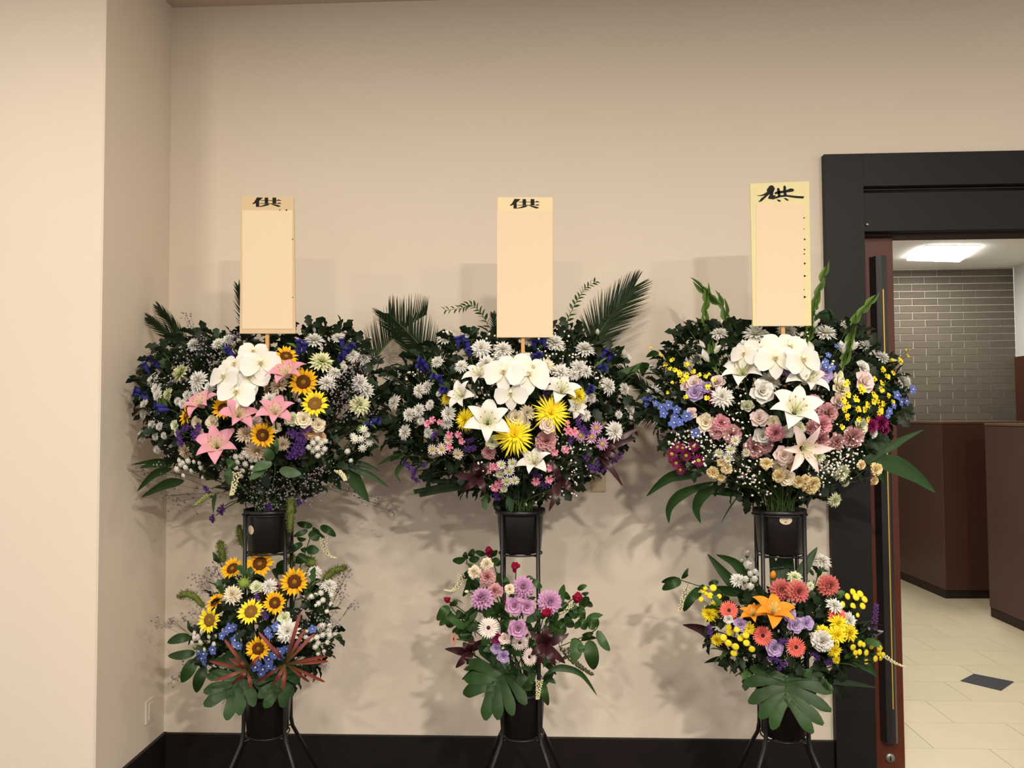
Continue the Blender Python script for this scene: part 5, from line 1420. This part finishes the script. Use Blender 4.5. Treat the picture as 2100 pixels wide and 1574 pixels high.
for fr, ps, w_, rl in (('R3', [(940, 1010), (560, 1030), (262, 1268)], 25, .2), ('R3', [(1080, 1090), (700, 1230), (540, 1400), (535, 1590)], 23, .2), ('R3', [(1200, 1150), (960, 1220), (860, 1400), (915, 1590)], 26, .2), ('R3', [(1400, 1230), (1230, 1190), (1040, 1190)], 13, .4), ('R3', [(1400, 1250), (1200, 1235), (1035, 1232)], 10, .3), ('R3', [(600, 760), (500, 680), (395, 592)], 22, .3),
                       ('R4', [(1130, 860), (1260, 640), (1452, 505)], 46, .2), ('R4', [(1180, 830), (1430, 680), (1600, 580), (1835, 468)], 17, .3), ('R4', [(1130, 850), (1440, 880), (1720, 1020), (1972, 1222)], 40, .2), ('R4', [(1280, 940), (1330, 1030), (1375, 1112)], 17, .2), ('R4', [(600, 1170), (740, 1190), (835, 1282)], 15, .2), ('R2', [(540, 520), (680, 520), (750, 665)], 24, .2), ('R2', [(600, 470), (700, 450), (785, 520)], 9, .4), ('R1', [(420, 960), (340, 960), (262, 1003)], 14, .3), ('R1', [(300, 1080), (230, 1130), (225, 1240)], 20, .2)):
    leafpx('long_leaf', 'long glossy green leaf', 'UR', fr, ps, w_, [-.46, -.42], M_leafG, rollang=rl)
leafpx('grass_blade', 'thin drooping grass blade', 'UR', 'R3', [(1370, 1250), (1250, 1420), (1150, 1600)], 4, [-.5, -.5], M_leafD)

# ================================================================== LEFT STAND, LOWER BOUQUET
PLL = [(430, 1225), (480, 1180), (560, 1195), (640, 1190), (672, 1235), (685, 1300), (655, 1360), (595, 1405), (500, 1405), (430, 1365), (400, 1310)]
filler('LL', PLL, 420, 28, label="dark green foliage filling the left stand's lower bouquet")
edge_sprigs('LL', PLL, [.4, 1.3, 3.2, 4.3, 5.4, 9.4], 34, 'mum2')
many('sunflower', 'gold', 'LL', 'LL', '1020,505,60,.15,.6,.0;775,550,52,-.2,.8,.0;1330,665,60,.15,.15,-.01;1155,855,50,.05,.3,-.02;1005,1265,52,.1,.1,-.04;620,850,44,-.6,1.1,.02')
many('sunflower', 'lemon', 'LL', 'LL', '940,935,56,.0,.6,-.03;570,1010,54,-.2,.2,-.02')
many('mum', 'cream', 'LL', 'LL', '775,780,38,-.1,.3,-.01', noun='round cream chrysanthemum')
many('mum', 'white', 'LL', 'LL', '1270,1110,44,.1,.2,-.03;1100,710,32,0,.5,.03;1510,580,28,.4,1;1640,700,30,.6,1.2', leaves=2)
many('lisianthus', 'greenwhite', 'LL', 'LL', '990,720,30,0,.5,.02;1240,990,30,.1,.2,-.01', noun='greenish white lisianthus')
spray('feverfew_spray', 'cluster of small white button daisies', 'button', 'white', 'LL', 'LL', '1565,765,13;1520,780,9;1660,785,12;1480,795,10;1585,830,12;1545,860,11;1655,870,11;1520,878,7;1620,930,10', 12)
spray('feverfew_spray', 'cluster of small white button daisies', 'button', 'white', 'LL', 'LL', '1580,1060,14;1645,1060,12;1640,1100,14;1580,1145,13;1645,1145,13;1690,1140,12;1530,1165,13;1470,1180,12;1540,1215,12;1515,1250,12;1625,1210,11;1595,1290,9;1540,1315,9;1440,1110,8;1430,1165,11', 12, -.01)
spray('feverfew_spray', 'cluster of small white button daisies', 'button', 'white', 'LL', 'LL', '430,1130,13;495,1115,12;460,1160,14;430,1170,14;410,1215,13;485,1210,13;560,1160,11;605,1225,11;440,1275,9;520,1275,10', 12)
spray('delphinium_stem', 'blue delphinium stem', 'floret', 'blue', 'LL', 'LL', '750,1080,22;790,1070,18;680,1150,18;800,1190,24;830,1240,18;720,1110,18', 20)
spray('delphinium_stem', 'blue delphinium stem', 'floret', 'blue', 'LL', 'LL', '520,1310,24;470,1330,18;600,1275,22;520,1380,20;500,1350,18', 20)
spray('delphinium_stem', 'blue delphinium stem', 'floret', 'blue', 'LL', 'LL', '1090,1110,18;1170,1070,22;1220,1050,20;1490,1090,18;1110,1150,14', 18)
spray('delphinium_stem', 'blue delphinium stem', 'floret', 'blue', 'LL', 'LL', '1100,1360,24;1200,1290,20;1260,1265,18;1080,1300,20;1210,1340,18;1150,1320,18', 18, -.01)
spray('delphinium_stem', 'blue delphinium stem', 'floret', 'blue', 'LL', 'LL', '980,1430,22;1050,1450,22;1150,1450,18;1010,1390,16;1100,1420,18;1030,1490,16', 18, -.02)
many('statice', 'purple', 'LL', 'LL', '960,830,26,0,.4;1060,950,22;1340,1190,26', -.01)
many('bobble', 'white', 'LL', 'LL', '880,680,30,0,.6;1310,470,28,.2,.6,.05;1470,490,30,.3,.6,.04', noun='green spiky pompon flower')
foxtail('LL', 'LL', [(870, 345), (850, 260), (832, 172)], -.33, 15)
foxtail('LL', 'LL', [(690, 490), (675, 400), (662, 315)], -.33, 18)
foxtail('LL', 'LL', [(515, 890), (430, 800), (350, 775), (292, 800)], -.36, 17)
foxtail('LL', 'LL', [(1590, 655), (1670, 580), (1790, 538)], -.36, 18)
limon('LL', [(430, 1155 + 20), (445, 1165), (400, 1190), (420, 1200)], per=24, spread=18, base=(480, 1260))
limon('LL', [(350, 1275), (375, 1265), (320, 1276), (400, 1255)], per=14, spread=12, base=(440, 1330))
limon('LL', [(700, 1195), (712, 1172), (690, 1205), (725, 1240), (705, 1222)], per=16, spread=13, base=(640, 1330))
limon('LL', [(620, 1262), (650, 1275), (680, 1280)], per=24, spread=20, base=(600, 1330))
limon('LL', [(660, 1345), (668, 1365), (680, 1330)], per=10, spread=10, base=(610, 1360))
limon('LL', [(375, 1355), (365, 1385), (358, 1395)], per=10, spread=12, base=(440, 1340))
branch('leafy_branch', 'leafy branch with drooping raceme reaching up right', 'LL', 'LL', [(1340, 640), (1420, 420), (1460, 300), (1490, 200)], [(1490, 170, 1350, 140, 14), (1490, 200, 1540, 300, 24), (1560, 170, 1700, 262, 16), (1450, 205, 1320, 260, 12), (1430, 290, 1350, 275, 12), (1400, 320, 1262, 415, 15), (1440, 370, 1550, 385, 20), (1440, 370, 1385, 385, 12), (1490, 180, 1610, 280, 14), (1420, 420, 1350, 500, 22)], -.34, M_leafG, raceme=[(1590, 270), (1600, 370), (1640, 430), (1695, 452)], beads=(8, 1.6, M_bead))
branch('leafy_branch', 'leafy branch with oval leaves at lower left', 'LL', 'LL', [(640, 1450), (520, 1380), (420, 1250)], [(400, 1165, 188, 1212, 20), (440, 1300, 194, 1330, 19), (440, 1360, 318, 1570, 26), (530, 1420, 450, 1660, 24), (420, 1130, 375, 1010, 10), (470, 1420, 440, 1340, 14)], -.44, M_leafG, prof=prof_ov)
branch('leafy_branch', 'dark leafy branch behind the sunflowers', 'LL', 'LL', [(900, 900), (760, 700), (660, 500)], [(660, 500, 595, 400, 16), (790, 700, 720, 610, 22), (700, 680, 610, 690, 12), (760, 960, 880, 1000, 40), (640, 1010, 720, 1080, 34), (1180, 590, 1230, 470, 22), (1140, 600, 1230, 600, 26), (940, 430, 920, 360, 12)], -.36, M_leafG)
strap_rosette('redbrown_foliage', 'red-brown strap leaf rosette', 'LL', 'LL', 905, 1450, [(560, 1375), (700, 1180), (610, 1555), (770, 1590), (945, 1620), (1012, 1335), (840, 1545), (740, 1350), (820, 1350)], -.60, 7.5, M_redstrap)
strap_rosette('redbrown_foliage', 'red-brown strap leaf rosette', 'LL', 'LL', 1250, 1400, [(1005, 1115), (1385, 935), (1430, 1085), (1620, 1330), (1635, 1378), (1605, 1565), (1465, 1565), (1225, 1640), (985, 1570), (1140, 1590), (1130, 1240), (1510, 1130), (1240, 1600)], -.61, 7.5, M_redstrap)
strap_rosette('redbrown_foliage', 'red-brown strap leaf rosette', 'LL', 'LL', 1080, 860, [(980, 690), (1010, 670), (1060, 680), (1130, 690), (1190, 650), (1250, 640), (1010, 760)], -.44, 5, M_redstrap)
monstera('large split monstera leaf', 'LL', (505, 1370), (452, 1448), 62, -.50, -.56)
monstera('small split monstera leaf', 'LL', (572, 1375), (566, 1442), 46, -.50, -.54, 4)

# ================================================================== MIDDLE STAND, LOWER BOUQUET
PLC = [(935, 1260), (975, 1190), (1000, 1160), (1040, 1210), (1120, 1230), (1190, 1235), (1215, 1290), (1180, 1340), (1120, 1390), (1010, 1395), (960, 1350), (940, 1300)]
filler('LC', PLC, 120, 36, 'ov', M_leafM, (.05, .16), label="green foliage filling the middle stand's lower bouquet")
many('celosia', 'crimson', 'LC', 'LC', '630,400,26,-.2,.8;865,530,27,0,.6;1420,800,30,.3,.3;1140,940,28,.1,.2,-.03;250,830,18,-.5,.6;775,850,16', noun='crimson cockscomb')
many('carnation', 'cream', 'LC', 'LC', '605,510,26,-.2,.4;495,580,28,-.4,.3;810,735,22,0,.4', noun='cream carnation')
many('carnation', 'dusty', 'LC', 'LC', '610,625,34,-.2,.2;680,750,32,-.2,.4,.03', noun='dusty pink carnation')
many('dahlia', 'mauve', 'LC', 'LC', '930,715,50,.1,.4,.02;560,810,52,-.4,1,.0;1170,850,56,.2,.2,-.02')
many('lisianthus', 'mauve', 'LC', 'LC', '855,880,42,-.1,.1,-.03;960,890,38,.2,.1,-.02;885,1085,44,.0,.1,-.05', noun='mauve ruffled lisianthus')
many('lisianthus', 'lilac', 'LC', 'LC', '690,1260,26,-.2,0;755,1330,30,0,-.1,-.03')
many('lisianthus', 'palepink', 'LC', 'LC', '765,1175,26,0,.1,-.02')
many('lisianthus', 'magenta', 'LC', 'LC', '690,1170,24,-.2,.2')
many('bud', 'greenwhite', 'LC', 'LC', '800,1170,11;750,1260,11;425,755,12,-.8,.3', noun='pale green flower bud')
many('gerbera', 'shell', 'LC', 'LC', '620,1080,44,-.05,.35,-.02;900,1210,38,.1,-.3,-.01;990,1340,38,-.7,.2,-.03')
many('gerbera', 'palecoral', 'LC', 'LC', '310,1180,27,-1.4,.3', noun='pale coral gerbera seen from the side')
monstera('large split monstera leaf', 'LC', (1040, 1372), (985, 1432), 74, -.52, -.6, 5)
leafpx('long_leaf', 'long arching green leaf', 'LC', 'ZC', [(1130, 325), (1250, 278), (1420, 330), (1556, 512)], 15, [-.5, -.47], M_leafG, rollang=.25)
leafpx('broad_leaf', 'broad green leaf pointing left', 'LC', 'ZC', [(720, 285), (560, 300), (432, 375)], 22, [-.48, -.5], M_leafG, rollang=.2)
strap_rosette('maroon_foliage', 'dark maroon leaf rosette', 'LC', 'LC', 460, 1290, [(228, 1268), (325, 1440), (560, 1185), (470, 1170), (300, 1300), (430, 1410), (390, 1210)], -.50, 17, M_maroon, prof_lance)
strap_rosette('maroon_foliage', 'dark maroon leaf rosette', 'LC', 'LC', 1130, 1230, [(990, 1110), (1120, 1050), (1310, 1400), (1340, 1140), (1220, 1425), (1000, 1320), (1060, 1420), (1250, 1180), (1180, 1080)], -.58, 18, M_maroon, prof_lance)
branch('leafy_branch', 'leafy green branch reaching up left', 'LC', 'LC', [(700, 900), (560, 640), (440, 520), (420, 440)], [(415, 470, 298, 480, 17), (420, 460, 405, 400, 14), (450, 440, 492, 378, 14), (450, 480, 540, 460, 16), (590, 430, 500, 400, 14), (640, 440, 700, 385, 11), (660, 460, 720, 520, 16), (460, 570, 380, 640, 14), (450, 630, 390, 800, 14), (520, 650, 470, 740, 20), (620, 690, 560, 650, 16), (700, 650, 760, 600, 22), (690, 620, 790, 660, 18)], -.37, M_leafG, raceme=[(380, 600), (360, 690), (300, 745), (235, 740)], beads=(8, 1.8, M_bead))
branch('leafy_branch', 'cockscomb leaf branch arching left', 'LC', 'LC', [(680, 1250), (480, 1090), (340, 960), (270, 870)], [(260, 880, 155, 1010, 22), (280, 880, 340, 830, 13), (290, 930, 180, 1060, 20), (300, 950, 270, 1080, 24), (330, 930, 410, 1000, 20), (370, 1010, 370, 1180, 22), (400, 1060, 300, 1130, 20), (450, 1080, 520, 1060, 18), (420, 1080, 440, 1200, 26)], -.42, M_leafM)
branch('leafy_branch', 'cockscomb leaf branch at the right', 'LC', 'LC', [(1150, 1250), (1280, 1020), (1380, 900), (1420, 830)], [(1420, 740, 1505, 700, 11), (1460, 780, 1520, 770, 12), (1460, 830, 1545, 895, 18), (1390, 870, 1400, 1000, 26), (1340, 830, 1300, 760, 14), (1320, 930, 1270, 850, 24), (1400, 920, 1490, 960, 22), (1300, 1000, 1360, 1080, 26), (1460, 880, 1480, 1030, 16), (1240, 1040, 1310, 1130, 22), (1420, 1010, 1500, 1090, 20), (1250, 960, 1150, 1000, 20), (1170, 1010, 1240, 1190, 24)], -.44, M_leafM)
branch('leafy_branch', 'branch of large oval leaves hanging right', 'LC', 'LC', [(1250, 1250), (1420, 1180), (1560, 1110), (1600, 1070)], [(1600, 1070, 1570, 945, 15), (1600, 1100, 1710, 1285, 20), (1520, 1190, 1560, 1455, 31), (1400, 1180, 1370, 1390, 28), (1580, 1080, 1500, 1040, 15), (1560, 1130, 1460, 1150, 14), (1450, 1220, 1470, 1300, 14)], -.48, M_leafM, raceme=[(1300, 1260), (1370, 1360), (1450, 1430), (1550, 1495)], beads=(9, 2.6, mat('raceme_dark', '#4c4a33', .7)))
branch('leafy_branch', 'green leaves in front of the stand poles', 'LC', 'LC', [(900, 1300), (800, 1100), (720, 960)], [(650, 880, 780, 950, 30), (690, 930, 660, 990, 26), (800, 980, 770, 1110, 28), (850, 980, 830, 1080, 24), (1090, 930, 960, 1030, 24), (1080, 950, 1100, 1000, 22), (760, 640, 780, 700, 18), (620, 870, 600, 1000, 20), (1000, 640, 1100, 720, 14), (960, 620, 1020, 690, 16), (840, 1300, 880, 1200, 24)], -.50, M_leafM)
branch('leafy_branch', 'leaf and raceme hanging over the pot', 'LC', 'ZC', [(1020, 310), (1080, 330), (1100, 370)], [(1100, 390, 1145, 590, 20), (1040, 340, 950, 450, 16)], -.53, M_leafM, raceme=[(1075, 380), (1068, 450), (1060, 535)], beads=(7, 1.8, M_bead))
raceme('cream_raceme', 'cream raceme beside the right dahlia', 'LC', 'LC', [(1380, 860), (1330, 910), (1260, 950)], -.46, 6, 1.8, M_bead)

# ================================================================== RIGHT STAND, LOWER BOUQUET
PLR = [(1450, 1270), (1490, 1230), (1560, 1215), (1690, 1205), (1745, 1240), (1790, 1300), (1780, 1350), (1705, 1390), (1645, 1415), (1565, 1408), (1500, 1365), (1460, 1315)]
filler('LR', PLR, 480, 28, label="dark green foliage filling the right stand's lower bouquet")
edge_sprigs('LR', PLR, [.5, 3.5, 5.3, 6.4, 7.4, 9.5, 10.4], 34, 'mum2')
many('dahlia', 'brick', 'LR', 'LR', '1060,520,48,-.1,.2,.02;1200,535,50,.1,.2,-.01;1455,485,50,.1,.1')
flower('lily', 'orange', 'LR', 1582, 1262, 84, .25, 1.5, -.02, noun='open orange lily')
flower('lily', 'orange', 'LR', 1546, 1264, 52, -.6, 1.8, -.01, noun='half-open orange lily')
many('bud', 'orange', 'LR', 'LR', '990,395,20,0,1.8', noun='closed orange lily bud')
many('gerbera', 'coral', 'LR', 'LR', '625,690,40,-.05,.2,-.01;905,900,42,0,.2,-.02;1180,995,42,.05,.15,-.04;1520,735,40,.1,.3,-.01')
many('mum', 'yellow', 'LR', 'LR', '530,680,34,-.2,.3;460,720,32,-.9,.0;1530,795,36,.1,.5,-.02;1520,895,36,.1,.2,-.03;1625,875,34,.3,.2,-.02;1405,865,28,-.2,.8;1500,1020,28,.1,-.2,-.02;1515,1100,17,.1,-.4,-.02;525,935,25,-.6,-.2;790,840,24', noun='yellow chrysanthemum')
spray('yellow_pompon_spray', 'cluster of small yellow pompons', 'pompon', 'yellow', 'LR', 'LR', '1650,540,14;1605,575,13;1675,580,15;1710,555,14;1745,600,14;1650,655,13;1730,655,13;1565,640,12;1690,730,9', 13)
spray('yellow_pompon_spray', 'cluster of small yellow pompons', 'pompon', 'yellow', 'LR', 'LR', '1710,965,13;1650,995,13;1740,975,10;1805,985,13;1870,1000,15;1705,1035,12;1760,1040,13;1865,1040,13;1900,1060,12;1835,1090,13;1880,1085,11;1760,1115,11;1670,1040,11;1680,1075,6', 12)
spray('yellow_pompon_spray', 'cluster of small yellow pompons', 'pompon', 'yellow', 'LR', 'LR', '415,525,14;495,505,14;470,570,13;545,575,10;395,600,11;440,555,9;430,510,9', 12)
spray('yellow_pompon_spray', 'cluster of small yellow pompons', 'pompon', 'yellow', 'LR', 'LR', '625,830,13;630,870,15;690,850,12;720,845,11;580,915,14;720,920,13;765,895,14;620,960,14;680,990,14;770,960,13;665,1045,13;815,1010,13', 13, -.01)
many('lisianthus', 'lilac', 'LR', 'LR', '1120,730,30,0,.3,-.01;1170,810,36,0,.2,-.03;1265,795,32,.2,.3,-.02;720,810,32,-.2,.3;1000,1000,38,-.1,.1,-.02')
many('statice', 'purple', 'LR', 'LR', '1090,950,26;1340,1065,24;1000,1090,26;1065,1140,26;1440,1110,22;470,860,22,-.6,.2', -.01)
many('mum', 'white', 'LR', 'LR', '1400,280,34,.2,1.7;700,440,30,-.2,.8;1500,650,34,.5,1.2;1620,770,32,.5,.3', leaves=3)
many('mum', 'greenwhite', 'LR', 'LR', '1170,415,28,0,1.0;1300,485,16', noun='greenish white chrysanthemum')
many('carnation', 'white', 'LR', 'LR', '1395,945,44,.1,.3,-.03', noun='white carnation')
many('lisianthus', 'white', 'LR', 'LR', '620,760,22,-.1,-.2,-.03', noun='small white lisianthus')
spray('lisianthus_spray', 'tall spray of white lisianthus cups', 'lisbud', 'white', 'LR', 'LR', '775,225,16;845,260,17;780,325,22;840,375,14;800,395,15;760,440,17;835,440,18;800,500,18;735,285,10;855,395,14', 16, .0, k=1.3, up=True)
raceme('purple_salvia', 'purple salvia spike over the door pull', 'LR', 'LR', [(1800, 900), (1830, 780), (1845, 640)], -.42, 8, 2.2, pm('purple'))
raceme('purple_salvia', 'purple salvia spike pointing right', 'LR', 'LR', [(1700, 800), (1780, 840), (1890, 865)], -.42, 6, 2.0, pm('lilac'))
for ps, w_, rl, m in (([(740, 560), (600, 400), (445, 220)], 24, .3, M_leafG), ([(800, 470), (680, 300), (518, 228)], 22, .4, M_leafG), ([(1010, 560), (1010, 400), (960, 180)], 24, .3, M_leafG), ([(1030, 500), (1080, 340), (1120, 160)], 46, .25, M_leafG), ([(1180, 460), (1260, 320), (1358, 165)], 24, .3, M_leafG),
                      ([(640, 1060), (430, 860), (240, 808)], 25, .3, M_maroon), ([(740, 1170), (560, 1090), (420, 1125)], 17, .3, M_leafD), ([(1390, 1280), (1620, 1290), (1855, 1332)], 13, .3, M_leafD), ([(1640, 1100), (1760, 1150), (1855, 1240)], 22, .3, M_leafG), ([(1420, 1300), (1530, 1340), (1570, 1440)], 26, .3, M_leafD), ([(760, 560), (600, 520), (480, 500)], 22, .3, M_leafG)):
    leafpx('long_leaf', 'long dark maroon leaf' if m is M_maroon else 'long green leaf', 'LR', 'LR', ps, w_, [-.44, -.40] if ps[0][1] < 600 else [-.5, -.46], m, rollang=rl)
branch('leafy_branch', 'leafy branch with drooping raceme reaching left', 'LR', 'LR', [(640, 640), (480, 510), (350, 480), (200, 430)], [(230, 440, 72, 520, 21), (200, 430, 68, 460, 16), (240, 430, 290, 342, 14), (370, 500, 255, 700, 20), (400, 550, 250, 640, 12), (460, 480, 540, 455, 12), (420, 480, 375, 525, 9), (500, 520, 560, 600, 22)], -.42, M_leafG, raceme=[(285, 480), (250, 580), (215, 700)], beads=(8, 1.7, M_bead))
branch('leafy_branch', 'dark lily leaves among the dahlias', 'LR', 'LR', [(1350, 900), (1320, 640), (1330, 440)], [(1330, 400, 1260, 330, 9), (1340, 380, 1420, 330, 9), (1350, 360, 1450, 370, 8), (1330, 560, 1450, 620, 34), (1340, 620, 1270, 560, 24), (1360, 420, 1400, 290, 10), (1300, 700, 1230, 640, 22), (820, 640, 760, 560, 24), (770, 560, 720, 640, 26), (1420, 680, 1470, 620, 20)], -.40, M_leafG, prof=prof_lance)
monstera('large split monstera leaf', 'LR', (1612, 1392), (1618, 1455), 88, -.58, -.63, 5)
raceme('pale_raceme', 'pale raceme reaching over the door pull', 'LR', 'LR', [(1910, 1065), (1990, 1120), (2075, 1155)], -.44, 6, 1.7, M_bead)

# ------------------------------------------------------------------ labels: each thing singled out by its neighbours
LAND = {
 'UL': [('the orchid cluster', 500, 765), ('the name board', 549, 690), ('the top golden sunflower', 587, 731), ('the lemon sunflower', 646, 828), ('the lowest pink lily', 446, 915), ('the leftmost pink lily', 418, 833), ('the pot rim', 552, 1040), ('the palm at right', 770, 735), ('the purple statice clump', 612, 908)],
 'UC': [('the orchid cluster', 1060, 770), ('the name board', 1075, 694), ('the biggest white lily', 1000, 868), ('the front yellow spider bloom', 1055, 893), ('the upper yellow spider bloom', 1130, 848), ('the lowest white lily', 1098, 950), ('the tall palm frond', 1240, 680), ('the leaning palm frond', 850, 690), ('the pot rim', 1065, 1035), ('the mauve daisies', 1220, 895)],
 'UR': [('the orchid cluster', 1600, 722), ('the name board', 1604, 670), ('the front white lily', 1628, 845), ('the pale pink lily', 1643, 918), ('the magenta daisies', 1400, 935), ('the big yellow orchid mass', 1770, 830), ('the pot rim', 1600, 1035), ('the round white lisianthus', 1561, 803), ('the leftmost gladiolus', 1450, 690), ('the rightmost gladiolus', 1750, 700), ('the left blue delphinium', 1365, 835)],
 'LL': [('the highest sunflower', 533, 1155), ('the rightmost sunflower', 604, 1192), ('the lowest sunflower', 530, 1329), ('the leftmost sunflower', 430, 1271), ('the white chrysanthemum', 590, 1294), ('the pot', 548, 1450), ('the lemon middle sunflower', 515, 1254)],
 'LC': [('the upper mauve dahlia', 1073, 1204), ('the right mauve dahlia', 1128, 1234), ('the left mauve dahlia', 988, 1225), ('the open shell-pink gerbera', 1002, 1287), ('the monstera leaf', 1010, 1400), ('the lowest mauve lisianthus', 1062, 1288), ('the right maroon rosette', 1118, 1317)],
 'LR': [('the open orange lily', 1583, 1251), ('the rightmost dahlia', 1700, 1200), ('the paired dahlias', 1620, 1211), ('the leftmost coral gerbera', 1495, 1251), ('the lowest coral gerbera', 1632, 1327), ('the rightmost coral gerbera', 1716, 1262), ('the white carnation', 1686, 1314), ('the monstera leaf', 1620, 1420), ('the white lisianthus cups', 1535, 1165)],
}
SHORT = {k: v['name'] for k, v in BQ.items()}
def where(dx, dy):
    a = math.degrees(math.atan2(-dy, dx)) % 360
    return ['right of', 'upper right of', 'above', 'upper left of', 'left of', 'lower left of', 'below', 'lower right of'][int(((a + 22.5) % 360) // 45)]
groups = {}
for t in THINGS:
    groups.setdefault((t[1], t[2]), []).append(t)
ORD = ['', 'second', 'third', 'fourth', 'fifth', 'sixth', 'seventh', 'eighth', 'ninth']
for (noun, bq), ts in groups.items():
    if len(ts) == 1:
        ts[0][0]['label'] = f"{noun} in the {SHORT[bq]}"
        continue
    by = {}
    for t in ts:
        ls = sorted(LAND[bq], key=lambda l: math.hypot(l[1] - t[3], l[2] - t[4]))
        l = next(q for q in ls if math.hypot(q[1] - t[3], q[2] - t[4]) > 14)
        by.setdefault((where(t[3] - l[1], t[4] - l[2]), l[0]), []).append(t)
    for (w_, l), us in by.items():
        n = len(us)
        if n == 1:
            us[0][0]['label'] = f"{noun} {w_} {l}, {SHORT[bq]}"
            continue
        xs = [u[3] for u in us]; ys = [u[4] for u in us]
        hor = max(xs) - min(xs) >= max(ys) - min(ys)
        us.sort(key=lambda u: u[3] if hor else u[4])
        a, b = ('left', 'right') if hor else ('upper', 'lower')
        for i, u in enumerate(us):
            if n == 2: pre = [a, b][i]
            elif i == 0: pre = 'leftmost' if hor else 'highest'
            elif i == n - 1: pre = 'rightmost' if hor else 'lowest'
            elif n == 3: pre = 'middle'
            else: pre = ORD[i] + (' from left' if hor else ' from top')
            lab = f"{pre} {noun} {w_} {l}, {SHORT[bq]}" if ' from ' not in pre else f"{noun}, {pre}, {w_} {l}, {SHORT[bq]}"
            u[0]['label'] = lab
for t in THINGS:
    L = t[0]['label'].split()
    if len(L) > 16:
        t[0]['label'] = t[0]['label'].replace("'s upper bouquet", ' top').replace("'s lower bouquet", ' bottom')
        if len(t[0]['label'].split()) > 16:
            t[0]['label'] = t[0]['label'].replace(' the ', ' ')
        if len(t[0]['label'].split()) > 16:
            print('LONG', t[0]['label'])
